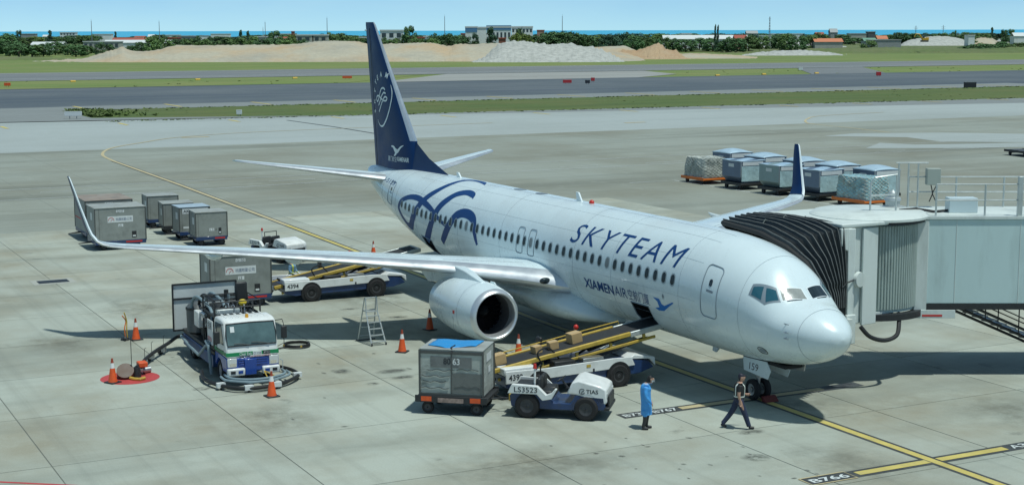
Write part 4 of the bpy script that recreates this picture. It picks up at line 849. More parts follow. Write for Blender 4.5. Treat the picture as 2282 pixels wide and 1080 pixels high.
    # main gear
    mg = MB(); mg.cyl((19.85, s * 2.86, 2.4), (19.85, s * 2.86, .56), .13, .10, 12).cyl((19.4, s * 2.3, 2.0), (19.85, s * 2.86, 1.0), .06, .05, 8).cyl((19.85, s * 2.45, .565), (19.85, s * 3.27, .565), .08, n=10)
    g1 = mg.build('main_gear_leg', GREYALU, plane)
    for y in (2.56, 3.16): MB().lathe([(-.19, .30), (-.19, .50), (-.13, .555), (0, .565), (.13, .555), (.19, .50), (.19, .30)], (19.85, s * y, .565), 'y', 28).build('tyre', RUBBER, g1); 
    for y in (2.56, 3.16): MB().cyl((19.85, s * y - .12, .565), (19.85, s * y + .12, .565), .30, n=20).build('rim', HUB, g1)
# belly fairing
rings = []
for x, w, zt, zb in ((12.6, 1.2, 1.9, 1.42), (13.4, 1.75, 2.3, 1.28), (14.4, 2.05, 2.6, 1.16), (15.6, 2.15, 2.7, 1.10), (19, 2.15, 2.6, 1.10), (21.4, 2.0, 2.4, 1.15), (22.8, 1.6, 2.1, 1.3), (23.8, 1.0, 1.9, 1.42)):
    rings.append([(x, w * math.sin(t) * (abs(math.sin(t)) ** -.25 if abs(math.sin(t)) > .01 else 1), (zt + zb) / 2 - .25 + ((zt - zb) / 2 + .0) * math.cos(t)) for t in [2 * math.pi * k / 28 for k in range(28)]])
MB().loft(rings).build('belly_fairing', WHITE, plane, smooth=60)
# fin and rudder
FS = [(0, 5.2, 32.0, 37.35, .80), (0, 6.74, 32.2, 37.55, .72), (0, 9.0, 34.18, 37.92, .70), (0, 11.0, 35.95, 38.24, .70), (0, 12.35, 37.14, 38.46, .68), (0, 12.5, 37.34, 38.46, .5)]
def finsurf():
    rings = [[(a + u * (b - a), v * (b - a) * t * (1 if v > 0 else 1.8), z) for u, v in AF] for y, z, a, b, t in FS]
    m = MB(); m.loft(rings, True, True, lambda i, k: 1 if (8 <= k <= 11 and i >= 1) else 0); return m.build('tail_fin', [NAVY, ALU], plane, smooth=50)
fin = finsurf()
MB().loft([[(28.4, -.03, 5.36), (28.4, .03, 5.36), (28.45, .0, 5.42)], [(30.6, -.12, 5.30), (30.6, .12, 5.30), (30.6, .0, 6.02)], [(32.3, -.20, 5.2), (32.3, .20, 5.2), (32.3, .0, 6.78)], [(33.6, -.22, 5.2), (33.6, .22, 5.2), (33.6, .0, 6.9)]]).build('dorsal_fin', NAVY, plane, smooth=60)
MB().tube([(36.35, .30, 5.3), (37.0, .20, 8.5), (37.75, .10, 12.2)], .012, 4).build('rudder_hinge', BLACK, fin); MB().prism([(38.25, 12.08), (38.56, 12.05), (38.56, 12.11), (38.25, 12.14)], -.03, .03).build('static_wick', WHITE_DECAL, fin)
def fin_y(x, z):
    """starboard skin of the fin at (x, z)"""
    for i in range(len(FS) - 1):
        if FS[i][1] <= z <= FS[i + 1][1]: break
    k = (z - FS[i][1]) / (FS[i + 1][1] - FS[i][1]); a = FS[i][2] + k * (FS[i + 1][2] - FS[i][2]); b = FS[i][3] + k * (FS[i + 1][3] - FS[i][3]); t = FS[i][4] + k * (FS[i + 1][4] - FS[i][4]); u = min(max((x - a) / (b - a), 0), 1)
    up = AF[:11]
    for q in range(10):
        if up[q + 1][0] <= u <= up[q][0]: f = (u - up[q + 1][0]) / (up[q][0] - up[q + 1][0]); return (up[q + 1][1] + f * (up[q][1] - up[q + 1][1])) * (b - a) * t
    return 0
def fin_shape(Q, w, name, closed=False, off=.012):
    C = catmull([(p[0], p[1], (p[2] if len(p) > 2 else w)) for p in Q], 6); V = []
    for i, (x, z, ww) in enumerate(C):
        a, b = C[max(i - 1, 0)], C[min(i + 1, len(C) - 1)]; d = Vector((b[0] - a[0], b[1] - a[1])); d = d.normalized() if d.length else Vector((1, 0)); s = Vector((-d.y, d.x)) * ww / 2
        for k in (-1, 1): V.append((x + s.x * k, fin_y(x + s.x * k, z + s.y * k) + off, z + s.y * k))
    b = MB(); b.add(V, [(2 * i, 2 * i + 1, 2 * i + 3, 2 * i + 2) for i in range(len(C) - 1)]); return b.build(name, WHITE_DECAL, fin, smooth=0)
def fin_text(s, x, z, w, h, ang=0, **kw):
    vs_, F_, dw, dh = text_geo(s, w, h, **kw); b = MB(); ca, sa = math.cos(ang), math.sin(ang)
    for p in vs_:
        u, v = p[0] - dw / 2, p[1] - dh / 2; u, v = u * ca - v * sa, u * sa + v * ca; X, Z = x - u, z + v; b.v.append((X, fin_y(X, Z) + .014, Z))
    b.f = F_; b.m = [0] * len(F_); return raw(b, 'lettering', WHITE_DECAL, fin)
for ch, (x, z), a in zip('SKYTEAM', [(36.97, 7.99), (37.02, 8.51), (36.93, 9.03), (36.74, 9.46), (36.43, 9.71), (35.97, 9.88), (35.34, 9.85)], (100, 90, 72, 50, 28, 8, -14)): fin_text(ch, x, z, None, .27, R(a), bold=.03)
fin_shape([(34.85, 9.39, .02), (34.62, 9.01, .07), (34.61, 8.57, .09), (34.8, 8.04, .10), (35.15, 7.61, .11), (35.6, 7.32, .10), (36.04, 7.30, .07), (36.34, 7.43, .05), (36.53, 7.6, .02)], .09, 'ring_emblem')
fin_shape([(35.39, 9.12), (35.58, 9.21), (35.88, 9.16), (36.08, 8.92), (36.24, 8.69), (36.45, 8.51), (36.64, 8.6), (36.54, 8.77), (36.19, 8.79), (35.9, 8.67), (35.5, 8.59), (35.16, 8.6), (35.11, 8.73), (35.35, 8.78), (35.6, 8.64), (35.91, 8.33), (36.22, 7.99)], .085, 'ribbon_emblem', off=.012)
fin_shape([(35.28, 8.95), (35.54, 8.98), (35.79, 8.82), (36.0, 8.59), (36.29, 8.31)], .085, 'ribbon_emblem', off=.014)
fin_shape([(34.35, 6.38, .04), (34.05, 6.36, .13), (33.8, 6.2, .22), (33.55, 6.18, .18), (33.25, 6.38, .10), (32.95, 6.5, .02)], .1, 'egret_emblem'); fin_shape([(33.6, 6.25, .12), (33.75, 6.05, .16), (33.95, 5.92, .05)], .1, 'egret_emblem', off=.016)
fin_text('厦门航空', 34.2, 5.76, 1.1, .26); fin_text('XIAMENAIR', 33.05, 5.80, 1.15, .22, bold=.02)
# nose gear
ngl = MB(); ngl.cyl((4.23, 0, 1.7), (4.23, 0, .36), .085, .07, 12).cyl((3.6, 0, 1.6), (4.2, 0, .75), .04, n=8).cyl((4.23, -.28, .35), (4.23, .28, .35), .05, n=10).box((4.1, 0, .82), (.2, .25, .12))
ng = ngl.build('nose_gear_leg', GREYALU, plane)
for y in (.21, -.21):
    MB().lathe([(-.10, .20), (-.10, .30), (-.06, .345), (0, .35), (.06, .345), (.10, .30), (.10, .20)], (4.23, y, .35), 'y', 28).build('tyre', RUBBER, ng)
    MB().lathe([(-.07, .21), (-.05, .10), (.05, .10), (.07, .21)], (4.23, y, .35), 'y', 22).build('rim', HUB, ng); MB().cyl((4.23, y - .085, .35), (4.23, y + .085, .35), .07, n=12).build('hub_cap', GREYALU, ng)
for s in (1, -1):
    gd = MB().prism([(3.25, 1.47), (4.55, 1.42), (4.5, .98), (3.2, .90), (3.05, 1.2)], s * .38, s * .41).build('nose_gear_door', WHITE, plane, bev=.01)
    if s > 0: raw(text_flat('159', (4.2, .413, 1.06), (-1, 0, 0), (0, 0, 1), w=.5, h=.24, shear=.1), 'lettering', INK, gd)
MB().prism([(2.2, 1.56), (3.0, 1.46), (3.0, 1.20), (2.25, 1.30)], -.34, -.30).build('nose_gear_door', GREYALU, plane)
MB().b2(2.35, 4.6, -.36, .36, 1.40, 1.50).build('gear_well', DARK, plane)
ck = tag(MB().prism([(3.62, .003), (3.86, .003), (3.9, .18), (3.82, .18)], -.40, .12).build('wheel_chock', mat('chock dark red', (.16, .03, .025), .7), bev=.01), 'dark red wheel chock in front of the nose wheels', 'chock')

# ------------------------------------------------------------------ passenger bridge on the port side
jb = thing('jet_bridge', 'grey passenger boarding bridge with black bellows docked to the nose', 'jet bridge', (5.4, -5.6, 0))
def jbp(b, name, m, **kw): b.v = [(p[0] - 5.4, p[1] + 5.6, p[2]) for p in b.v]; return b.build(name, m, jb, **kw)
DX, DY = -.47, -.883           # tunnel axis
def tl(s, w, z): return (4.05 + s * DX - w * DY, -7.05 + s * DY + w * DX, z)      # s along, w away from the stand
def tbox(b, s0, s1, w0, w1, z0, z1, mi=0):
    V = [tl(s, w, z) for s in (s0, s1) for w in (w0, w1) for z in (z0, z1)]; return b.add(V, [(0, 1, 3, 2), (4, 6, 7, 5), (0, 4, 5, 1), (2, 3, 7, 6), (0, 2, 6, 4), (1, 5, 7, 3)], mi)
jbp(tbox(MB(), -.35, 17, 0, 3.0, 2.62, 5.58), 'tunnel_shell', JB_BLUE, bev=.03)
jbp(tbox(MB(), -.35, 17, -.05, 3.05, 5.585, 5.68), 'tunnel_roof_edge', JB_WHITE); jbp(tbox(MB(), -.3, 17, -.03, 3.03, 2.42, 2.615), 'tunnel_sill', BLACK)
jbp(tbox(MB(), -.5, -.05, -.035, .3, 2.3, 5.57), 'end_post', JB_WHITE, bev=.02); jbp(tbox(MB(), -.55, .95, -.06, .25, 2.12, 2.41), 'sill_plate', JB_WHITE, bev=.01); jbp(tbox(MB(), -.2, .5, -.068, -.061, 2.18, 2.25), 'red_mark', RED)
for s in (.9, 3.1, 5.9, 9): jbp(tbox(MB(), s, s + .02, -.012, 0.0, 2.64, 5.56), 'panel_joint', JB_WHITE, smooth=0)
# rotating cab
cc = (5.75, -5.75)
cyl = MB()
def arc(r, a0, a1, n, z): return [(cc[0] + r * math.cos(R(a0 + (a1 - a0) * k / n)), cc[1] + r * math.sin(R(a0 + (a1 - a0) * k / n)), z) for k in range(n + 1)]
jbp(MB().loft([arc(1.68, 0, 360, 40, 2.45)[:-1], arc(1.68, 0, 360, 40, 5.5)[:-1]]), 'cab_core', JB_BLUE, smooth=40)
shut = jbp(MB().loft([arc(1.74, 150, 240, 20, 2.55), arc(1.74, 150, 240, 20, 5.45)], False, False), 'shutter', JB_SLAT)
for k in range(25):
    a = R(153 + k * 3.5); x, y = cc[0] + 1.74 * math.cos(a), cc[1] + 1.74 * math.sin(a)
    sl = MB().cyl((0, 0, 2.56), (0, 0, 5.44), .042, n=8); sl.v = [(p[0] + x - 5.4, p[1] + y + 5.6, p[2]) for p in sl.v]; sl.build('slat', JB_SLAT, shut)
jbp(MB().loft([arc(1.66, 145, 245, 20, 2.2), arc(1.95, 145, 245, 20, 2.2), arc(1.95, 145, 245, 20, 2.42), arc(1.66, 145, 245, 20, 2.42)], False, False, 0, True), 'shutter_track', BLACK)
jbp(MB().loft([arc(2.05, 0, 360, 48, 5.60)[:-1], arc(2.05, 0, 360, 48, 5.68)[:-1], arc(1.9, 0, 360, 48, 5.78)[:-1]]), 'roof_disc', JB_WHITE); jbp(MB().loft([arc(1.98, 0, 360, 48, 5.50)[:-1], arc(1.98, 0, 360, 48, 5.598)[:-1]]), 'roof_rim', BLACK)
for a, w_ in ((126, 14), (137, 7)):
    q = [arc(1.86 + d, a, a + w_, 6, z) for d, z in ((0, 2.35), (0, 5.45), (.12, 5.45), (.12, 2.35))]; jbp(MB().loft(q, False, False, 0, True), 'cab_side_panel', JB_WHITE)
jbp(MB().prism([(4.02, -3.45), (4.12, -4.72), (4.6, -4.72), (4.5, -3.45)], 2.2, 5.5, 'z'), 'cab_side', JB_WHITE, bev=.03); jbp(MB().prism([(3.93, -4.02), (4.02, -4.72), (4.10, -4.72), (4.03, -4.02)], 2.15, 5.46, 'z'), 'door_leaf', JB_WHITE, bev=.02); jbp(MB().b2(4.15, 7.6, -5.6, -3.5, 2.25, 2.5), 'cab_floor', JB_WHITE); jbp(MB().b2(7.3, 7.7, -5.6, -3.4, 2.5, 5.5), 'cab_side', JB_WHITE, bev=.03); jbp(MB().b2(3.9, 7.95, -5.2, -3.05, 5.52, 5.66), 'cab_roof', JB_WHITE, bev=.04)
jbp(MB().prism([(-3.5, 5.515), (-3.02, 5.515), (-3.02, 5.0), (-3.12, 4.82), (-3.3, 4.75), (-3.5, 4.75)], 3.88, 4.02, 'x'), 'hood_cheek', JB_WHITE, bev=.03); jbp(MB().b2(3.86, 4.06, -3.62, -3.32, 2.0, 5.5), 'front_post', JB_WHITE, bev=.03); jbp(MB().b2(3.5, 7.7, -3.3, -2.0, 2.28, 2.5), 'cab_apron_floor', JB_WHITE)
jbp(MB().b2(3.72, 3.85, -3.6, -3.2, 1.6, 2.6), 'fender', JB_WHITE, bev=.03)
jbp(MB().cyl((3.92, -3.80, 3.75), (3.80, -3.83, 3.75), .27, .25, 24), 'round_cover', JB_WHITE); jbp(MB().tube([(3.85, -3.6, 3.76), (3.65, -3.1, 3.72), (3.4, -2.7, 3.62)], .025, 6), 'tension_rod', BLACK)
# bellows: pleated hood between the cab mouth and the fuselage
def poly_at(P, n):
    L_ = [0]
    for a, b in zip(P, P[1:]): L_.append(L_[-1] + (Vector(b) - Vector(a)).length)
    out = []
    for k in range(n + 1):
        s = L_[-1] * k / n
        for i in range(len(P) - 1):
            if L_[i] <= s <= L_[i + 1] + 1e-9: f = (s - L_[i]) / (L_[i + 1] - L_[i]); out.append(Vector(P[i]).lerp(Vector(P[i + 1]), f)); break
    return out
CANVAS3 = mat('bellows pleat edge', (.11, .12, .12), .7, var=.3, vscale=4)  # lighter tone on the crests, painted in to bring out the pleat shading
A_ = poly_at([(2.55, -1.50, 2.9), (2.75, -1.50, 3.6), (3.35, -1.20, 4.55), (4.2, -1.02, 4.98), (5.6, -1.0, 5.28), (7.75, -.95, 5.42), (8.0, -1.5, 5.1), (8.0, -1.93, 4.0), (8.0, -1.95, 2.7)], 60)
B_ = poly_at([(4.0, -3.3, 2.6), (4.0, -3.3, 3.6), (4.0, -3.3, 4.7), (4.0, -3.3, 5.42), (4.5, -3.3, 5.5), (5.6, -3.3, 5.5), (7.7, -3.3, 5.5), (7.8, -3.3, 4.0), (7.8, -3.3, 2.6)], 60)
rings = []; NF = 36; mid = Vector((5.6, -2.3, 3.6))
for i in range(NF + 1):
    f = i / NF; row = []
    for k in range(61):
        p = A_[k].lerp(B_[k], f); o = (p - mid); o.y = 0; o.normalize()
        pl = (i % 4); amp = (.0, .16, .0, -.14)[pl] * (1 if 0 < i < NF else 0)
        row.append(p + o * (amp + .16 * math.sin(math.pi * f) * (1 if 6 < k < 54 else .4) + .025 * noise.noise(Vector((i * .7, k * .35, 2.2)))))
    rings.append(row)
bel = jbp(MB().loft(rings, False, False), 'bellows', CANVAS, smooth=20)
for i in range(1, NF, 4):
    b = MB(); b.tube([(p.x - 5.4, p.y + 5.6, p.z + .01) for p in rings[i][2:59]], .02, 5); b.build('pleat_edge', CANVAS3, bel)
for f in (.42, .75):
    pts = [rings[int(NF * f)][k] * 1 for k in range(3, 58)]; b = MB(); b.tube([(p.x - 5.4, p.y + 5.6, p.z + .03) for p in pts], .03, 5); b.build('bellows_hoop', CANVAS2, bel)
for k in (30, 44):
    b = MB(); b.tube([(rings[i][k].x - 5.4, rings[i][k].y + 5.6, rings[i][k].z + .045) for i in range(0, NF + 1, 3)], .02, 5); b.build('bellows_strap', CANVAS2, bel)
b = MB(); b.tube([(p.x - 5.4, p.y + 5.6, p.z) for p in A_], .10, 8); b.build('bumper_cushion', mat('bumper foam', (.025, .026, .027), .8), bel)
# roof fittings
bc = jbp(MB().lathe([(5.68, .46), (5.78, .46), (5.80, .26), (5.98, .26), (6.0, .30), (6.1, .28), (6.12, .19), (6.28, .15), (6.38, .02)], (6.35, -7.35, 0), 'z', 24), 'roof_beacon', GALV)
def rail(s0, s1, w, z0, posts, name='handrail'):
    b = MB()
    for z in (z0 + .55, z0 + 1.1): b.cyl(tl(s0, w, z), tl(s1, w, z), .026, n=8)
    r_ = jbp(b, name, GALV)
    for k in range(posts):
        s = s0 + (s1 - s0) * k / (posts - 1); p0, p1 = tl(s, w, z0), tl(s, w, z0 + 1.1); pb = MB().cyl(p0, p1, .035, n=8); pb.v = [(q[0] - 5.4, q[1] + 5.6, q[2]) for q in pb.v]; pb.build('post', GALV, r_)
rail(.2, 12, .12, 5.68, 8); rail(-.1, 12, 2.85, 5.68, 8)
for s in (3.0,): jbp(tbox(MB(), s, s + .16, .05, .2, 5.68, 7.05), 'tall_post', GALV, bev=.01)
jbp(MB().tube([tl(-1.9, .9, 5.7), tl(-1.9, .9, 6.75), tl(-1.75, .9, 6.95), tl(-1.0, .9, 7.05), tl(-1.0, .9, 5.7)], .035, 8), 'ladder_loop', GALV); jbp(MB().tube([tl(-1.9, .9, 6.3), tl(-1.0, .9, 6.35)], .028, 8), 'ladder_rung', GALV)
jbp(tbox(MB(), .9, 1.9, 1.0, 1.6, 5.68, 6.2), 'equipment_box', mat('pale blue box', (.50, .60, .63), .4), bev=.02); jbp(MB().tube([tl(.9, 1.2, 5.75), tl(.4, 1.1, 5.72), tl(-.2, 1.3, 5.8), tl(-.8, 1.2, 5.76)], .045, 8), 'roof_cable', HOSEB)
lamp = jbp(tbox(MB(), .5, 1.0, 2.6, 2.9, 6.5, 7.1), 'control_cabinet', mat('green grey cabinet', (.34, .38, .34), .5), bev=.02)
for s in (-.5, -.15, .2): jbp(MB().cyl(tl(s, 2.7, 5.69), tl(s, 2.7, 7.3), .03, n=8), 'cabinet_post', GALV)
jbp(MB().cyl(tl(-.6, 2.7, 7.3), tl(.55, 2.7, 7.3), .03, n=8), 'cabinet_bar', GALV); jbp(MB().tube([tl(.65, 2.6, 6.5), tl(.72, 2.6, 6.2), tl(.6, 2.6, 5.9)], .02, 6), 'dangling_cable', HOSEB); jbp(MB().tube([tl(.85, 2.6, 6.5), tl(.7, 2.6, 6.2), tl(.85, 2.6, 5.9)], .02, 6), 'dangling_cable', HOSEB)
jbp(MB().tube(catmull([(3.6, -3.7, 2.2), (3.45, -4.0, 1.85), (3.4, -4.6, 1.68), (3.5, -5.2, 1.78), (3.85, -5.6, 2.1), (4.1, -5.8, 2.4)], 5), .075, 10), 'cable_loop', HOSEB)
# service stair to the ground and the drive column
st = MB(); p0, p1 = Vector((4.2, -8.3, 2.45)), Vector((3.0, -13.6, .05))
for o in (0, 1.0):
    for dz in (0, .26): st.cyl(p0 + Vector((o, 0, dz)), p1 + Vector((o, 0, dz)), .05, n=6)
stair = jbp(st, 'stair_stringer', BLACK)
for k in range(14):
    q = p0.lerp(p1, (k + .5) / 14); b = MB().box((q.x + .5 - 5.4, q.y + 5.6, q.z + .13), (1.0, .26, .035)); b.build('stair_tread', GREYALU, stair)
for o in (0, 1.0):
    b = MB(); 
    for dz in (.65, 1.15): b.cyl(p0 + Vector((o, 0, dz)), p1 + Vector((o, 0, dz)), .022, n=6)
    for k in range(5): q = p0.lerp(p1, k / 4) + Vector((o, 0, 0)); b.cyl(q, q + Vector((0, 0, 1.15)), .022, n=6)
    jbp(b, 'stair_rail', BLACK)
jbp(tbox(MB(), 9.4, 10.0, .3, .9, .5, 2.45), 'drive_column', JB_WHITE); jbp(tbox(MB(), 9.4, 10.0, 2.1, 2.7, .5, 2.45), 'drive_column', JB_WHITE)
for w in (.6, 2.4):
    p = tl(9.7, w, .55); jbp(MB().cyl((p[0] - .14, p[1] - .1, .55), (p[0] + .14, p[1] + .1, .55), .55, n=24), 'drive_wheel', RUBBER)

# ------------------------------------------------------------------ ground support equipment
def wheel(parent, c, r=.32, w=.22, ax='y', hub=True, name='wheel', hm=None):
    prof = [(-w / 2, r * .55), (-w / 2, r * .86), (-w * .32, r * .97), (0, r), (w * .32, r * .97), (w / 2, r * .86), (w / 2, r * .55)]
    o = MB().lathe(prof, c, ax, 24).build(name, RUBBER, parent)
    if hub:
        b = MB().lathe([(-w * .42, r * .57), (-w * .3, r * .3), (-w * .40, .02)], c, ax, 18).lathe([(w * .42, r * .57), (w * .3, r * .3), (w * .40, .02)], c, ax, 18); b.build('rim', hm or HUBD, o)
    return o

# --- belt loader: local +x is the raised end
def belt_loader(label, loc, rz, number, a, z0=.84, guard=True):
    o = thing('belt_loader', label, 'belt loader', loc, rz, 'belt loaders at the cargo doors')
    ch = MB().prism([(-2.75, .42), (-2.75, .80), (-1.2, .80), (2.0, .92), (2.75, .80), (3.0, .55), (2.4, .38), (-2.3, .30)], -.98, .98); ch.build('chassis', GSE_NAVY, o, bev=.03)
    for s in (-1, 1):
        sk = MB().prism([(-2.78, .56), (-2.78, .98), (-1.3, .95), (1.3, 1.02), (2.05, 1.0), (2.2, .70), (1.3, .66)], s * .985, s * 1.04).build('side_panel', GSE_WHITE, o, bev=.015)
        if s < 0: raw(text_flat(number, (-2.68, -1.045, .66), (1, 0, 0), (0, 0, 1), h=.20, bold=.02), 'lettering', INK, sk); MB().box((.35, -1.045, .86), (.16, .01, .10)).build('placard', YELLOW, sk); MB().box((.55, -1.05, .70), (.06, .02, .10)).build('latch', BLACK, sk)
    MB().prism([(1.95, .93), (2.8, .86), (3.05, .60), (3.02, .9), (2.2, 1.06)], -1.0, 1.0).build('front_deck', GSE_WHITE, o, bev=.02)
    MB().b2(-2.8, -1.6, -.95, -.35, .81, 1.05).build('engine_cover', GSE_WHITE, o, bev=.03); MB().b2(-.9, -.1, -.94, -.45, .9, 1.10).build('battery_box', BLACK, o, bev=.03); MB().b2(.2, 1.0, -.94, -.5, .95, 1.10).build('step_plate', GREYALU, o, bev=.01)
    for x in (-1.55, 1.55):
        for y in (-.96, .96): wheel(o, (x, y, .40), .40, .24)
        for s in (-1, 1): MB().cyl((x, s * .90, .42), (x, s * 1.046, .42), .47, n=28).build('wheel_arch', DARK, o)  # solid dark disc painted in place of the shaded arch opening
    # boom
    def bm(x, y, z): return (x * math.cos(a) - z * math.sin(a), y, z0 + (x + 3.25) * math.sin(a) + z * math.cos(a))
    def bx(b, x0, x1, y0, y1, z0, z1): return b.add([bm(x, y, z) for x in (x0, x1) for y in (y0, y1) for z in (z0, z1)], [(0, 1, 3, 2), (4, 6, 7, 5), (0, 4, 5, 1), (2, 3, 7, 6), (0, 2, 6, 4), (1, 5, 7, 3)])
    bx(MB(), -3.25, 4.0, -.50, .50, .02, .10).build('belt', BELT, o, bev=.03)
    for s in (-1, 1):
        bx(MB(), -3.2, 2.3, s * .54, s * .64, -.02, .14).build('side_rail', YELLOW, o, bev=.03); bx(MB(), 2.3, 4.0, s * .53, s * .62, -.06, .12).build('rail_tip', GALV, o, bev=.02); bx(MB(), -2.9, 3.3, s * .52, s * .59, -.32, -.22).build('lower_rail', YELLOW, o, bev=.02)
        for k in range(5): bx(MB(), -2.6 + k * 1.35, -2.5 + k * 1.35, s * .52, s * .58, -.20, -.08).build('rail_strut', YELLOW, o)
    for k, x in enumerate((-3.2, 3.95)): p, q = bm(x, -.55, .04), bm(x, .55, .04); MB().cyl(p, q, .085, n=14).build('roller', GREYALU, o)
    if guard: g = MB(); g.tube([bm(-2.9, .68, .12), bm(-2.9, .68, .22), bm(2.6, .68, .22), bm(2.6, .68, .12)], .022, 8); g.build('guard_rail', YELLOW, o)
    for x0, x1 in ((-2.2, -2.2), (1.2, 1.5)):
        for s in (-1, 1):
            p = bm(x1, s * .45, -.25); MB().cyl((x0 - .5, s * .45, .92), p, .05, .04, 10).build('lift_cylinder', BLACK, o)
    q = bm(3.2, 0, -.3); MB().prism([(1.2, 1.0), (q[0], q[2] - .02), (q[0] - .25, q[2] + .05), (1.0, 1.14)], .40, .46).build('support_arm', BLACK, o); MB().prism([(1.2, 1.0), (q[0], q[2] - .02), (q[0] - .25, q[2] + .05), (1.0, 1.14)], -.46, -.40).build('support_arm', BLACK, o)
    # driver place on the far side
    MB().b2(-.5, 0, .66, .98, .92, 1.15).b2(-.62, -.48, .66, .98, 1.1, 1.62).build('driver_seat', BLACK, o, bev=.05); MB().cyl((.45, .82, .95), (.25, .82, 1.4), .03, n=8).build('steering_column', BLACK, o)
    w_ = MB(); w_.tube([(.22 + .17 * math.cos(t) * .4, .82 + .17 * math.sin(t), 1.42 + .17 * math.cos(t) * .6) for t in [2 * math.pi * k / 16 for k in range(16)]], .016, 6, closed=True); w_.build('steering_wheel', BLACK, o)
    MB().cyl((.9, .8, .98), (.9, .8, 1.75), .03, n=8).build('lamp_pole', GALV, o); MB().ell((.9, .8, 1.82), (.09, .09, .10), 12, 8).build('warning_lamp', RED, o)
    MB().tube([(-2.8, -.3, .6), (-3.1, -.3, .55), (-3.2, -.3, .42)], .05, 8).build('tow_hook', BLACK, o); MB().tube(catmull([(-1.2, -.6, 1.0), (-1.4, -.65, 1.4), (-1.0, -.6, 1.55), (-.7, -.6, 1.3), (-.5, -.5, 1.1)], 4), .03, 6).build('hydraulic_hose', HOSEB, o)
    return o
l1 = belt_loader('yellow railed belt loader carrying cartons up to the forward hold', (8.85, 4.75, 0), R(-90), '4392', R(8.3))
l2 = belt_loader('empty belt loader reaching toward the rear hold under the wing', (29.4, 5.25, 0), R(-92), '4394', R(10.5), .60, False)
for k, (x, w, d, h, lb) in enumerate(((-2.55, .42, .36, .34, 'lowest brown carton at the foot of the forward belt'), (-1.05, .28, .32, .24, 'small brown carton second from the bottom on the belt'), (-.45, .32, .34, .26, 'brown carton third from the bottom on the belt'), (.45, .42, .40, .34, 'largest brown carton highest on the belt'))):
    a = R(8.3); z = .84 + (x + 3.25) * math.sin(a) + .105 * math.cos(a)
    xw = x * math.cos(a) - .105 * math.sin(a); o = MB().box((0, 0, h / 2), (w, d, h)).rot(ry=-a).build('carton', CARTON, None, (8.85 + [-.05, .05, -.02, .06][k], 4.75 - xw, z), R(-90) + [0, .1, -.12, .05][k], bev=.008)
    tag(o, lb, 'carton', 'cartons on the belt'); MB().box((0, 0, h + .002), (w * 1.002, .05, .004)).rot(ry=-a).build('tape', mat('packing tape', (.55, .45, .28), .3), o, smooth=0)

